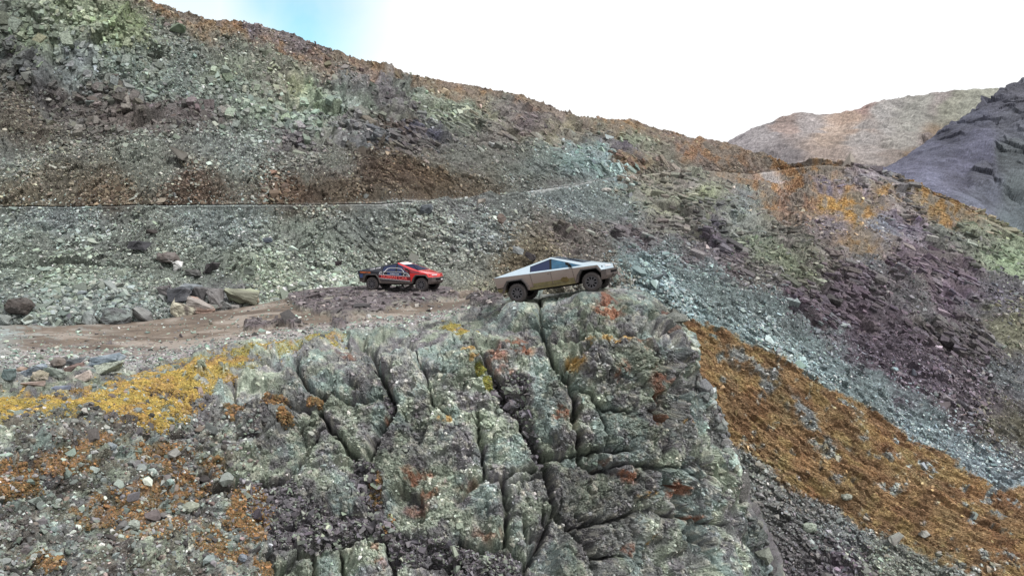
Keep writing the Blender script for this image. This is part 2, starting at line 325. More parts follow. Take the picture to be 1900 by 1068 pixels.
# colour / surface notes: col,row, r,g,b, scree, cliff, grass
CTRL = np.array([
(60,60,92,106,84,0,1,0),(20,20,88,96,88,0,1,0),(150,30,118,132,104,0,1,0),(110,60,118,130,112,0,1,0),(230,60,108,122,88,0,1,0),(60,140,82,86,88,0,1,0),(150,190,78,75,72,.3,.6,0),(60,230,86,80,68,.7,.2,0),(140,110,100,110,112,0,1,0),
(250,130,102,116,108,.7,.5,0),(330,150,108,124,116,.8,.3,0),(420,130,112,124,104,.5,.6,0),(480,90,108,112,98,.4,.5,0),(430,170,98,110,100,.7,.4,0),(330,210,84,76,76,.4,.7,0),(220,205,82,74,70,.3,.8,0),(300,60,98,104,96,.5,.7,0),(360,90,104,116,108,.8,.3,0),
(100,260,104,104,90,1,0,0),(250,270,112,118,104,1,0,0),(400,260,116,128,118,1,0,0),(100,330,98,92,78,1,0,0),(300,320,115,116,102,1,0,0),(450,310,118,130,122,1,0,0),(560,320,103,100,90,1,0,0),(20,300,110,116,104,1,0,0),
(350,357,86,68,54,1,0,0),(200,364,92,78,60,1,0,0),(550,362,86,66,50,1,0,0),(50,365,102,94,76,1,0,0),(640,365,92,78,62,1,0,0),
(400,52,150,108,58,.1,.1,1),(450,64,150,98,52,.1,.1,1),(530,88,140,94,54,.2,.1,.9),(310,18,150,114,68,.1,.1,1),(350,32,142,108,70,.1,.1,.9),(590,100,130,92,62,.2,.2,.8),(640,108,112,96,84,.3,.3,.5),(690,122,150,108,68,.2,.1,.8),(760,142,128,105,80,.3,.2,.6),(900,169,168,120,62,.1,0,1),(860,161,138,110,80,.2,.1,.7),(820,155,120,106,86,.3,.2,.5),(960,184,140,108,74,.2,.1,.7),(1000,196,120,98,82,.2,.2,.6),(1080,224,152,112,70,.1,.1,.9),(1160,230,170,116,62,.1,0,1),(1230,252,152,100,62,.1,0,1),(1300,278,142,96,58,.1,0,1),(1340,288,134,92,60,.1,.1,.9),(1390,303,124,88,64,.2,.1,.8),
(480,49,100,92,98,.5,.4,.1),(560,75,100,92,98,.5,.4,.1),(620,92,98,90,95,.5,.4,.1),
(540,150,128,130,106,0,1,0),(580,170,112,130,104,0,1,0),(560,210,104,120,110,.3,.9,0),(640,180,108,124,114,.2,.9,0),(620,250,100,100,102,0,1,0),(690,260,84,88,94,0,1,0),(560,262,80,74,78,0,1,0),(690,180,92,104,92,0,1,0),(730,150,86,84,92,0,1,0),(740,190,84,80,86,.1,.9,0),(740,230,76,64,58,.5,.5,0),(790,230,70,70,88,0,1,0),(770,190,108,120,104,.2,.8,0),(830,180,118,134,114,.3,.5,0),(860,220,92,98,88,.3,.8,0),(940,210,96,92,88,.1,1,0),(1000,220,88,80,82,0,1,0),(1050,240,102,94,82,0,1,0),(900,260,90,86,82,.4,.7,0),(500,200,108,122,104,.5,.5,0),(470,240,112,124,114,.9,.1,0),
(620,310,110,108,96,1,0,0),(720,320,90,72,54,1,0,0),(800,335,94,76,56,1,0,0),(700,287,78,68,56,.8,.3,0),(850,290,106,104,94,.9,.1,0),(950,290,103,104,94,.9,.1,0),(1000,300,108,124,118,.8,.2,0),(1080,300,112,140,138,.7,.3,0),(1120,312,112,140,140,.6,.4,0),(1150,285,70,68,78,0,1,0),(1120,255,78,74,84,0,1,0),(1180,265,112,122,102,.5,.4,0),(1250,290,118,116,102,.6,.2,.1),(1160,310,108,82,62,.1,.7,0),(870,348,92,80,64,1,0,0),(1000,335,102,102,96,1,0,0),(1220,305,98,90,82,.3,.6,0),(1330,305,116,108,96,.5,.2,.2),
(100,400,112,128,126,1,0,0),(400,400,116,130,128,1,0,0),(700,400,106,112,108,1,0,0),(900,400,106,110,108,1,0,0),(1050,380,108,122,126,1,0,0),(1130,380,108,122,120,1,0,0),(100,450,116,128,112,1,0,0),(300,450,110,120,104,1,0,0),(550,450,120,132,114,1,0,0),(750,440,116,120,104,1,0,0),(900,450,108,114,116,1,0,0),(1000,470,112,102,80,.8,.1,.2),(960,485,104,92,70,.8,.1,.1),(1080,470,102,96,92,.7,.2,0),(100,520,112,128,104,1,0,0),(300,510,106,114,100,1,0,0),(500,510,124,138,108,1,0,0),(620,510,130,142,122,1,0,0),(750,500,118,124,108,1,0,0),(870,500,124,124,112,1,0,0),(900,545,118,116,98,1,0,0),(200,580,98,108,106,1,0,0),(50,560,102,112,106,1,0,0),(400,560,96,98,100,1,0,0),(1050,440,90,84,78,.4,.6,0),(1150,500,110,104,92,1,0,.1),
(1180,480,110,136,140,1,0,0),(1230,540,118,146,150,1,0,0),(1300,600,120,148,153,1,0,0),(1400,630,120,146,150,1,0,0),(1500,690,120,145,151,1,0,0),(1600,740,124,148,153,1,0,0),(1700,800,126,150,156,1,0,0),(1800,860,130,155,163,1,0,0),(1880,890,130,155,161,1,0,0),(1350,565,104,120,120,1,0,0),(1300,520,106,124,126,1,0,0),(1450,605,106,118,120,1,0,0),(1250,590,108,122,120,1,0,0),
(1180,340,102,104,96,.3,.7,0),(1220,370,96,98,84,.2,.8,0),(1170,430,86,78,82,.1,.9,0),(1280,340,102,102,96,.2,.6,0),(1260,420,92,88,82,.2,.7,0),(1330,400,68,66,80,0,1,0),(1310,380,106,116,84,0,1,0),(1380,370,108,120,120,.5,.3,0),(1400,410,92,96,90,.1,.8,0),(1340,460,76,70,80,.1,.8,0),(1420,450,98,110,90,.3,.5,0),(1480,430,84,82,76,.1,.8,0),(1480,490,103,112,88,.5,.3,0),(1300,495,94,86,92,.5,.4,0),(1420,515,96,94,90,.6,.3,0),(1550,480,86,78,78,.3,.6,0),(1470,548,74,62,72,0,1,0),(1510,572,76,64,76,0,1,0),(1560,560,78,66,78,0,1,0),(1600,530,82,70,82,.2,.8,0),(1375,500,88,80,84,.5,.4,0),(1345,548,104,122,122,1,0,0),(1430,584,104,122,124,1,0,0),(1500,634,106,126,128,1,0,0),(1560,672,108,128,132,1,0,0),(1620,708,112,132,136,1,0,0),(1690,762,116,136,142,1,0,0),(1760,812,120,140,146,1,0,0),(1840,862,120,142,148,1,0,0),(1255,500,106,124,126,1,0,0),(300,42,98,102,96,.6,.6,0),(420,78,104,108,98,.8,.3,0),(520,107,104,110,98,.6,.5,0),(600,121,102,108,100,.5,.6,0),(680,142,94,96,96,.4,.7,0),(740,156,94,100,96,.4,.6,0),
(1430,345,168,114,56,.1,0,1),(1400,338,150,104,62,.2,0,.9),(1500,330,150,104,56,.1,0,1),(1560,380,184,130,46,0,0,1),(1590,388,178,120,42,0,0,1),(1480,312,152,104,56,.1,0,1),(1530,306,150,110,64,.1,0,.9),(1420,320,158,156,160,.4,0,0),(1540,345,106,100,124,.8,.1,0),(1600,338,96,90,98,.2,.7,0),(1650,352,90,88,92,.1,.9,0),(1700,349,168,120,56,.1,0,1),(1740,364,160,114,54,.1,.1,.9),(1480,360,132,94,74,.3,.1,.6),(1560,420,110,102,112,.7,.1,0),(1640,420,112,118,136,.9,0,0),(1680,420,88,80,94,.1,.9,0),(1750,430,86,90,84,.3,.6,0),(1820,440,90,98,82,.2,.7,0),(1880,480,108,126,98,.3,.5,0),(1620,480,102,108,118,.8,0,0),(1605,458,142,104,58,.4,0,.7),(1700,490,84,70,84,.1,.9,0),(1780,540,82,70,84,.2,.8,0),(1850,560,86,84,92,.5,.4,0),(1700,560,88,86,90,.5,.4,0),(1650,600,66,56,66,0,1,0),(1600,610,70,58,70,0,1,0),(1750,632,70,62,66,0,1,0),(1830,645,76,70,76,.2,.8,0),(1890,620,106,106,84,.5,.2,.1),
(1600,640,92,80,94,1,0,0),(1700,690,92,80,94,1,0,0),(1800,720,92,82,92,1,0,0),(1650,662,86,74,88,1,0,0),(1880,700,102,110,114,1,0,0),(1880,790,94,90,72,.7,0,.3),(1800,762,94,86,94,1,0,0),(1860,835,106,110,112,1,0,0),
(1300,650,148,98,56,.1,0,1),(1350,700,156,98,50,.1,0,1),(1420,705,132,114,96,.6,0,.5),(1450,760,156,98,46,.1,0,1),(1400,662,132,134,132,.9,0,.1),(1500,705,152,104,54,.1,0,1),(1470,715,118,122,124,.8,0,.2),(1550,800,150,96,44,.1,0,1),(1650,800,156,104,44,.1,0,1),(1750,880,156,98,46,.1,0,1),(1850,950,160,108,52,.1,0,1),(1700,980,150,92,44,.1,0,1),(1450,850,156,98,42,.1,0,1),(1550,900,150,90,42,.1,0,1),(1900,1040,150,114,56,.2,0,.9),(1500,820,130,112,100,.6,0,.5),(1600,950,145,96,48,.1,0,1),(1340,640,120,100,72,.6,0,.6),(1270,610,112,98,76,.7,0,.4),(1870,900,150,112,56,.2,0,.9),(1390,640,150,102,52,.1,0,1),(1440,675,152,102,52,.1,0,1),(1560,745,152,102,50,.1,0,1),(1610,770,130,128,118,.7,0,.3),(1800,1000,158,104,48,.1,0,1),
(1400,860,108,112,106,.9,.2,0),(1450,930,104,106,104,.9,.2,0),(1480,1010,92,90,92,.6,.3,0),(1560,990,100,108,110,.8,.3,0),(1620,1045,110,118,104,.6,.4,.1),(1700,1060,118,118,86,.5,.3,.4),(1550,1055,84,74,88,.4,.5,0),(1350,800,104,106,102,.9,.2,0),(1380,920,102,104,102,.9,.2,0),(1500,930,100,100,98,.9,.1,.1),
(-200,500,110,120,105,1,0,0),(-200,200,100,105,95,.7,.3,0),(-300,0,95,105,90,0,1,0),(330,72,104,106,98,.7,.3,0),(385,88,104,110,100,.8,.3,0),(440,100,106,114,102,.7,.4,0),(490,112,108,112,98,.6,.5,0),(540,124,110,116,100,.5,.6,0),(600,136,106,114,104,.5,.6,0),(660,150,94,98,98,.4,.7,0),(715,150,92,92,96,.3,.8,0),(760,172,98,110,100,.5,.6,0),(840,178,112,124,110,.6,.4,0),(920,196,104,108,98,.5,.6,0),(1000,214,92,86,86,.3,.8,0),(1060,240,104,100,88,.4,.7,0),(1110,248,108,112,96,.6,.4,0),(1170,248,114,120,102,.7,.3,0),(1230,275,118,116,100,.8,.2,0),(1290,300,116,110,98,.8,.2,0),(350,120,104,116,108,.8,.3,0),(280,90,100,108,98,.5,.7,0),(2100,700,92,84,92,.8,.2,0),(2100,1000,150,104,52,.1,0,1),(600,900,90,90,88,.5,0,0)], float)
GR = [(1247,586),(1319,610),(1371,634),(1428,650),(1485,684),(1533,717),(1614,745),(1675,783),(1770,845),(1856,907),(1905,894),(2400,1130),(2400,1300),(1900,1130),(1770,1055),(1699,1016),(1652,988),(1599,974),(1533,921),(1495,912),(1447,893),(1400,855),(1347,817),(1310,740),(1285,680),(1260,620)]
CTRL = CTRL[~((CTRL[:, 7] > .3) & (CTRL[:, 0] > 1240) & (CTRL[:, 1] > 590))]
isroad = CTRL[:, 0] < 1130
above = CTRL[:, 1] < np.interp(CTRL[:, 0], [p[0] for p in RD_L], [p[1] for p in RD_L])
_t = (CTRL[:, 5] >= .8) & (CTRL[:, 0] < 1130) & (CTRL[:, 7] < .15) & (CTRL[:, 2] - CTRL[:, 4] < 18); CTRL[_t, 2:5] = CTRL[_t, 2:5] * .6 + np.array([110, 122, 117]) * .4
_r = (CTRL[:, 7] > .3) & (CTRL[:, 0] < 1400) & (CTRL[:, 1] < 320); CTRL[_r, 2:5] = CTRL[_r, 2:5] * .5 + np.array([138, 104, 72]) * .5; CTRL[_r, 7] *= .8
def field(px, py, P):
    """blend the surface notes with ragged borders; returns rgb + scree, cliff, grass"""
    n = P / np.maximum(P[:, 1:2], 1) * 60
    n = np.stack([n[:, 0] * .87 - n[:, 2] * .5, n[:, 1] * .3, (n[:, 0] * .5 + n[:, 2] * .87) * 1.7], 1)
    wx = (fbm(n, .30, 5, 3, .62) - .5) * 150; wy = (fbm(n, .30, 5, 9, .62) - .5) * 105
    dm = 1 - .6 * sstep(py, 250, 320) * (1 - sstep(px, 1000, 1150)); wx, wy = wx * dm, wy * dm
    qx, qy = px + wx, py + wy
    up = py < np.interp(px, [p[0] for p in RD_L], [p[1] for p in RD_L])
    lf = 1 - sstep(px, 1080, 1180)
    acc = np.zeros((len(px), 6)); ws = np.zeros(len(px))
    for c, ab in zip(CTRL, above):
        dx, dy = qx - c[0], qy - c[1]
        if c[0] > 1100 or c[1] < 200: a = (dx * .87 + dy * .5) / 1.5; b = (-dx * .5 + dy * .87) * 1.15
        else: a, b = dx / 1.5, dy * 1.1
        w = 1.0 / (a * a + b * b + 160.0) ** 2.1
        w = w * np.where(up == ab, 1, 1 - .97 * lf)
        acc += w[:, None] * c[2:]; ws += w
    r = acc / ws[:, None]
    hm = sstep(fbm(n, 1.0, 5, 29, .65), .44, .56) * .8 * np.clip(r[:, 5] * 1.3, 0, 1); r[:, :3] = mix(r[:, :3], np.tile([104., 101, 97], (len(px), 1)), hm); r[:, 5] *= 1 - hm; r[:, 3] = np.maximum(r[:, 3], hm * .6)
    gm = polymask((px + wx * .18).astype(f32), (py + wy * .18).astype(f32), GR, 15)
    st = segdist(px + wx * .2, py + wy * .2, [(1343,650),(1420,705),(1495,764),(1533,836)]); st2 = segdist(px + wx * .2, py + wy * .2, [(1560,745),(1640,790)])
    holes = fbm(n, .8, 4, 15, .6)
    gm = np.where(gm < .98, sstep(gm + (fbm(n, 3.2, 4, 25, .7) - .5) * 1.3, .3, .7), gm)
    gm = gm * (1 - (1 - sstep(st, 9, 20)) * sstep(holes, .40, .55)) * (1 - (1 - sstep(st2, 4, 9)) * sstep(holes, .40, .55)) * (1 - .9 * sstep(holes, .62, .68))
    gc = mix(np.tile([154., 115, 66], (len(px), 1)), np.tile([130., 92, 54], (len(px), 1)), sstep(fbm(n, .5, 4, 17), .42, .6))
    gc = mix(gc, np.tile([160., 128, 66], (len(px), 1)), sstep(fbm(n, .7, 4, 19), .52, .66) * .8)
    r[:, :3] = mix(r[:, :3], gc, gm); r[:, 5] = np.maximum(r[:, 5], gm); r[:, 3] *= 1 - gm * .92; r[:, 4] *= 1 - gm
    return r
def mix(a, b, t): return a * (1 - t[:, None]) + b * t[:, None]
Pf = PB.reshape(-1, 3); pxf, pyf = PXB.ravel(), PYB.ravel()
ri = np.unique(np.r_[np.arange(0, HB, 2), i_road - 1, i_road, i_road + 1, i_road + 2, i_road + 3, HB - 1]); ci = np.unique(np.r_[np.arange(0, W, 2), W - 1])
FS = field(PXB[np.ix_(ri, ci)].ravel(), PYB[np.ix_(ri, ci)].ravel(), PB[np.ix_(ri, ci)].reshape(-1, 3)).reshape(len(ri), len(ci), 6)
T1 = np.empty((len(ri), W, 6))
kc = np.clip(np.searchsorted(ci, np.arange(W), 'right') - 1, 0, len(ci) - 2); tcx = ((np.arange(W) - ci[kc]) / (ci[kc + 1] - ci[kc]))[None, :, None]
T1 = FS[:, kc] * (1 - tcx) + FS[:, kc + 1] * tcx
kr = np.clip(np.searchsorted(ri, np.arange(HB), 'right') - 1, 0, len(ri) - 2); trx = ((np.arange(HB) - ri[kr]) / (ri[kr + 1] - ri[kr]))[:, None, None]
FB = (T1[kr] * (1 - trx) + T1[kr + 1] * trx).reshape(-1, 6).astype(f32)
SATB = .64
def desat(c, k=None):
    k = SATB if k is None else k; g_ = c.mean(1, keepdims=True); return g_ + (c - g_) * k
FB[:, :3] = desat(FB[:, :3], np.where(FB[:, 5:6] > .4, .58, SATB)) * 1.05
scree, cliff, grass = FB[:, 3], FB[:, 4], FB[:, 5]
# relief
dist = np.clip(Pf[:, 1] / 60, .6, 3)
disp = (fbm(Pf, .07, 3, 21) - .5) * 3.2 + (fbm(Pf, .33, 3, 23) - .5) * .9
# gully streaks running down the slope
gl = np.stack([Pf[:, 0] * .55 + Pf[:, 2] * .45, Pf[:, 1] * .05, Pf[:, 2] * .05], 1)
disp += (fbm(gl, 1.1, 3, 27) - .5) * .7
cv = sstep(cliff, .25, .75)
dip = sstep(pxf + (pyf - 250) * .6, 620, 820)[:, None]
rot = np.stack([(Pf[:, 0] * .86 - Pf[:, 2] * .5) * .55, Pf[:, 1] * .8, (Pf[:, 0] * .5 + Pf[:, 2] * .86) * 1.9], 1)
vert = np.stack([Pf[:, 0] * 1.25, Pf[:, 1] * .8, Pf[:, 2] * .62], 1)
qv = np.where(dip > .5, rot, vert).astype(f32)
h1, c1, H1 = facets(qv, (.30, .22, .28), 31, 1.5)
h2, c2, H2 = facets(qv, (.85, .6, .8), 33, 1.5)
h3, c3, H3 = facets(qv, (2.3, 1.6, 2.2), 35, 1.5)
rgB = 1 - np.abs(fbm(qv, .5, 5, 37) * 2 - 1)
beds = (qv[:, 2] * .55 + (fbm(Pf, .12, 3, 39) - .5) * 3.0) % 1.0
cd = cv * (h1 * 1.25 - (1 - c1) * .35 + h2 * .50 - (1 - c2) * .16 + h3 * .17 - (1 - c3) * .06 + (beds - .5) * .55 + (rgB - .7) * .25)
cd = cd.reshape(HB, W); cd[:-9] = blur(cd[:-9], 1); disp += cd.ravel()
disp += (1 - cv) * (h3 * .26 + h2 * .30)
roadband = np.exp(-((pyf - np.tile(yrd, HB)) / 5.0) ** 2)
edge = np.ones(HB); edge[i_road - 2:i_road + 4] = .12
disp *= np.repeat(edge, W) * (1 - .75 * roadband * (pxf < 1150))
fade = np.ones(HB); fade[-9:] = 1
lowfade = 1 - .6 * sstep(-(pyf - np.tile(ylow, HB)), -30, 0) * (pxf < 900) * (pyf > 500)
disp *= lowfade
PBd = PB + nB * disp.reshape(HB, W, 1)
# colours
bc = lin(FB[:, :3])
mott = .74 + .66 * fbm(qv, .5, 5, 41)
gap_shade = 1.0 - .38 * scree * (1 - cv)  # shade in the gaps between scree stones, put into the ground colour
cell = .72 + .62 * h01(H2, 20) * cv + .28 * (1 - cv)
cell2 = .85 + .3 * h01(H3, 21)
bc = bc * (mott * gap_shade * cell * cell2 * np.exp(rng.normal(0, .16, len(Pf))))[:, None]
# green lichen / purple tints on cliffs
g = sstep(fbm(Pf, .22, 3, 45), .5, .66) * cv
bc = bc * (1 + g[:, None] * np.array([.03, .07, -.05]))
pr = sstep(fbm(Pf, .16, 3, 47), .52, .66)
bc = bc * (1 + pr[:, None] * np.array([.02, -.03, .02]))
bm_ = np.exp(-((pyf - np.tile(yrd, HB) - 1.0) / 1.8) ** 2) * (pxf < 1180) * sstep(pxf, 0, 900) * (.3 + .7 * vnoise(Pf * .8, 77)) + .8 * np.exp(-((pyf - np.tile(yrd, HB) - 1.5) / 2.4) ** 2) * sstep(pxf, 640, 800) * (pxf < 1110)
bm_ = np.clip(bm_, 0, 1); bc = bc * (1 - bm_[:, None] * .7) + lin([158, 160, 160]) * bm_[:, None] * .7
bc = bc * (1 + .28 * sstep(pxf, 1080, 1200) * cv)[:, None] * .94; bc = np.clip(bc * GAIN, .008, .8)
FQ = grid_faces(HB, W)
fg = grass[FQ].mean(1) + (vnoise(Pf[FQ[:, 0]] * 1.6, 61) - .5) * .5
sel = fg > .55
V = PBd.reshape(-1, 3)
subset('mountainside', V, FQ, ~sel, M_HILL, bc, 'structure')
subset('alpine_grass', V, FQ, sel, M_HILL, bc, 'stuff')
# road bed on the bench
rc = cols[(cols > -400) & (cols < 1440)][::4]
ip = np.searchsorted(cols, rc)
rr = PBd[i_road:i_road + 3][:, ip]
Q = np.array([rr[0] * .85 + rr[2] * .15, rr[0] * .4 + rr[2] * .6, rr[0] * .12 + rr[2] * .88]); Q[..., 2] += .12
mesh_np('road', Q.reshape(-1, 3), grid_faces(3, len(rc)), M_ROAD, np.tile(lin([150, 146, 142]) * .8, (3 * len(rc), 1)))['kind'] = 'structure'

# ---- loose stones of the scree
def sample_grid(n, PBd, nB, wgt, r0, r1, c0, c1):
    """random points on the sheet, chosen by weight per cell"""
    w = wgt[r0:r1, c0:c1].ravel(); w = w / w.sum()
    k = rng.choice(len(w), n, p=w); wd_ = c1 - c0
    r, c = k // wd_ + r0, k % wd_ + c0
    a, b = rng.random(n)[:, None], rng.random(n)[:, None]
    r2, c2 = np.minimum(r + 1, PBd.shape[0] - 1), np.minimum(c + 1, PBd.shape[1] - 1)
    P = (PBd[r, c] * (1 - a) + PBd[r2, c] * a) * (1 - b) + (PBd[r, c2] * (1 - a) + PBd[r2, c2] * a) * b
    return P, nB[r, c], r, c
screeG = scree.reshape(HB, W); cellpx = np.gradient(-PYB, axis=0)
cellpx = np.clip(np.abs(cellpx), .2, 3) * np.gradient(cols)[None]
vis = (PXB > -60) & (PXB < 1960) & ~((PXB < 1230) & (PYB > 625)) & (PYB > -30)
fan = fbm(np.stack([Pf[:, 0] * .5 + Pf[:, 2] * .35, Pf[:, 1] * .05, Pf[:, 2] * .06], 1), .9, 4, 63).reshape(HB, W)
wS = np.where(vis, np.clip(screeG, .015, 1) ** 1.3 * cellpx * (.5 + 1.2 * sstep(fan, .40, .60)), 0); wS[i_road - 1:i_road + 3] *= .1; wS[-9:] = 0
n = 190000
P, Nn, r, c = sample_grid(n, PBd, nB, wS, 0, HB - 1, 0, W - 1)
px, py = PXB[r, c], PYB[r, c]
pxm = P[:, 1] / F               # metres per photo pixel there
base = np.where(py < 360, 1.12, 1.42) * pxm * np.exp((fbm(P, .22, 3, 65) - .5) * 2.2)
big = np.exp(-((py - 560) / 60) ** 2) * (px < 660) + .35 * (py > 420) * (px < 700)
sz = base * np.exp(rng.normal(0, .42, n)) * (1 + 1.1 * big * rng.random(n) ** 2.0)
tail = rng.random(n) < .015; sz[tail] *= rng.uniform(1.5, 2.6, tail.sum())
def jl(r, c, a=9):
    r2 = np.clip(r + rng.normal(0, a, len(r)), 0, HB - 2).astype(int); c2 = np.clip(c + rng.normal(0, a * 1.6, len(r)), 0, W - 1).astype(int)
    r2 = np.where((r < i_road) != (r2 < i_road), r, r2); ok = np.abs(grass.reshape(HB, W)[r2, c2] - grass.reshape(HB, W)[r, c]) < .3
    return lin(FB[:, :3]).reshape(HB, W, 3)[np.where(ok, r2, r), np.where(ok, c2, c)]
colr = jl(r, c)
br = np.exp(rng.normal(.12, .38, n)); pale = rng.random(n) < .035; br[pale] *= 1.7
hue = 1 + rng.normal(0, .045, (n, 3)) * np.array([1, .6, 1])
cc = np.clip(colr * br[:, None] * hue * 1.0 * GAIN, .01, .52)
scatter('scree', P, Nn, sz, cc, CHIPS, M_STONE, along=(.9, -.1, -.5), jit=.40, sink=.15)
# rougher blocks below the cliffs
wC = np.where(vis & (PYB < 700), sstep(cliff.reshape(HB, W), .12, .4) * (1.05 - sstep(cliff.reshape(HB, W), .5, .8)) * cellpx, 0); wC[-9:] = 0; wC[i_road - 2:i_road + 4] = 0
P, Nn, r, c = sample_grid(8000, PBd, nB, wC, 0, HB - 1, 0, W - 1); n = len(P); pxm = P[:, 1] / F
sz = 2.6 * pxm * np.exp(rng.normal(0, .5, n)); colr = lin(FB[:, :3]).reshape(HB, W, 3)[r, c]
cc = np.clip(colr * np.exp(rng.normal(.05, .4, n))[:, None] * (1 + rng.normal(0, .05, (n, 3))), .01, .6)
scatter('rubble', P, Nn, sz, cc, CHIPS, M_STONE, along=(.5, -.1, -.8), jit=.6, sink=.3)
def block():
    a = [np.array([sx_ * random.uniform(.75, 1), sy_ * random.uniform(.35, .62), sz_ * random.uniform(.3, .6)]) for sx_ in (-1, 1) for sy_ in (-1, 1) for sz_ in (-1, 1)]
    a += [np.array([random.uniform(-1, 1), random.uniform(-.6, .6), random.uniform(.35, .62)]) for _ in range(3)]
    return hull(a)
BLOCKS = [block() for _ in range(18)]
for (msk, al, cnt, nm_) in ((1 - dip[:, 0], (.12, 0, 1.0), 5200, 'cliff_blocks'), (dip[:, 0], (.75, -.1, -.62), 7500, 'ledge_blocks')):
    clump = fbm(Pf, .16, 3, 67)
    wK = np.where(vis & (PYB < 760), (cv * msk * (.15 + 1.4 * sstep(clump, .40, .58))).reshape(HB, W) * cellpx, 0); wK[-9:] = 0; wK[i_road - 6:i_road + 6] = 0
    P, Nn, r, c = sample_grid(cnt, PBd, nB, wK, 0, HB - 1, 0, W - 1); n = len(P); pxm = P[:, 1] / F
    sz = np.clip((4.8 if nm_ == 'cliff_blocks' else 4.4) * np.exp(rng.normal(0, .48, n)), 1.6, 16) * pxm * np.clip((HB - 9 - r) / 90, .25, 1); colr = jl(r, c, 5)
    cc = np.clip(colr * np.exp(rng.normal(.08, .30, n))[:, None] * (1 + rng.normal(0, .03, (n, 3))), .01, .6)
    scatter(nm_, P, Nn, sz, cc, BLOCKS, M_HILL, along=tuple(4 * v for v in al), jit=.17, sink=.52)
# grass tufts and pebbles on the ochre slope
gG = grass.reshape(HB, W)
wG = np.where(vis, sstep(gG, .4, .8) * cellpx, 0); wG[-9:] = 0
P, Nn, r, c = sample_grid(60000, PBd, nB, wG, 0, HB - 1, 0, W - 1); n = len(P); pxm = P[:, 1] / F
sz = 2.0 * pxm * np.exp(rng.normal(0, .3, n)); colr = lin(FB[:, :3]).reshape(HB, W, 3)[r, c]
pn = fbm(P, .5, 3, 71)[:, None]
cc = np.clip(colr * np.exp(rng.normal(-.05, .22, n))[:, None] * (1 + (pn - .5) * np.array([.2, -.3, -.4])), .008, .6)
scatter('grass_tufts', P, Nn, sz, cc, BLADES, M_STONE, along=(2.4, -.2, -1.6), jit=.25, sink=.2)

# ================================================================== DISTANT HILLS
def far_sheet(name, top, bot, px0, px1, step, rows_n, amp, palette, seed, back=200):
    cs = np.arange(px0, px1, step); Pt = unproj(cs, tl(top, cs, 1), tl(top, cs, 2)); Pb = unproj(cs, tl(bot, cs, 1), tl(bot, cs, 2))
    ks = np.linspace(0, 1, rows_n)[:, None, None]; P = Pb[None] * (1 - ks) + Pt[None] * ks
    extra = []
    for k in range(1, 6):
        q = Pt.copy(); d = back * (k / 5) ** 1.5; q[:, 1] += d; q[:, 0] *= q[:, 1] / Pt[:, 1]; q[:, 2] -= d * .12 + d * d * .0012; extra.append(q)
    P = np.concatenate([P, np.array(extra)]); nn = grid_normals(P); h, w = P.shape[:2]; p = P.reshape(-1, 3)
    px, py = sl2px(p)
    a, ca, Ha = facets(p, (.05, .03, .022), seed, 1.6); b, cb, Hb = facets(p, (.16, .1, .08), seed + 1, 1.6)
    rgb, cl = palette(px, py, p)
    d = (fbm(p, .012, 4, seed + 3) - .5) * amp * 3 + (fbm(p, .06, 5, seed + 4, .6) - .5) * amp * 1.6 - amp * 1.3 * np.abs(fbm(np.stack([p[:, 0], p[:, 1] * .12, p[:, 2] * .25], 1), .028, 4, seed + 9) * 2 - 1) + cl * (a * amp * .5 + b * amp * .4 - (1 - ca) * amp * .2)
    P2 = P + nn * d.reshape(h, w, 1)
    colr = lin(desat(rgb, .5 if seed == 83 else .62) * (.97 if seed == 83 else np.array([.80, .83, .86]))) * (.7 + .6 * fbm(p, .15, 4, seed + 6))[:, None] * (.85 + .3 * h01(Hb, 3) * cl)[:, None] * np.exp(rng.normal(-.15, .17, len(p)))[:, None] * (.45 + 1.1 * fbm(p * np.array([1, .3, .6]), .05, 6, seed + 8, .62))[:, None]
    o = mesh_np(name, P2.reshape(-1, 3), grid_faces(h, w), M_FAR, np.clip(colr, .01, .7)); o['kind'] = 'structure'
    return o
def blendpts(px, py, p, pts, seed):
    wx = (fbm(p, .03, 3, seed) - .5) * 60; wy = (fbm(p, .03, 3, seed + 1) - .5) * 50
    acc = 0; ws = 0
    for c in pts:
        w = 1 / (((px + wx - c[0]) / 1.2) ** 2 + (py + wy - c[1]) ** 2 + 60) ** 2.4; acc = acc + w[:, None] * np.array(c[2:], float); ws = ws + w
    r = acc / ws[:, None]; return r[:, :3], sstep(r[:, 3], .2, .8)
FH = [(1370,262,150,138,145,0),(1420,250,148,138,142,.1),(1450,300,130,118,122,.4),(1500,230,152,140,140,.3),(1540,260,178,146,124,0),(1530,300,170,142,128,0),(1580,225,178,140,115,0),(1600,250,158,148,145,.3),(1640,210,150,145,142,.5),(1680,250,155,148,140,.1),(1620,290,165,150,145,.1),(1740,185,150,134,132,.2),(1760,200,146,146,124,.1),(1800,190,144,146,126,0),(1700,215,150,148,138,.3),(1720,270,130,112,112,.6),(1760,255,150,115,80,.1),(1700,290,160,118,80,0),(1650,300,150,130,120,.2),(1460,228,162,130,120,.1),(1600,200,165,120,110,.1),(1440,310,115,108,115,.5)]
far_sheet('far_hill', [(1200,330,500),(1300,298,500),(1355,263,495),(1400,239,490),(1450,221,490),(1480,213,490),(1520,212,490),(1560,211,488),(1600,200,485),(1640,186,482),(1700,178,480),(1760,174,480),(1830,172,480),(1900,168,480),(2300,150,480)],
          [(1200,345,290),(1440,330,290),(1700,345,290),(2300,370,290)], 1200, 2300, 2.0, 130, 4.5, lambda a, b, p: blendpts(a, b, p, FH, 81), 83)
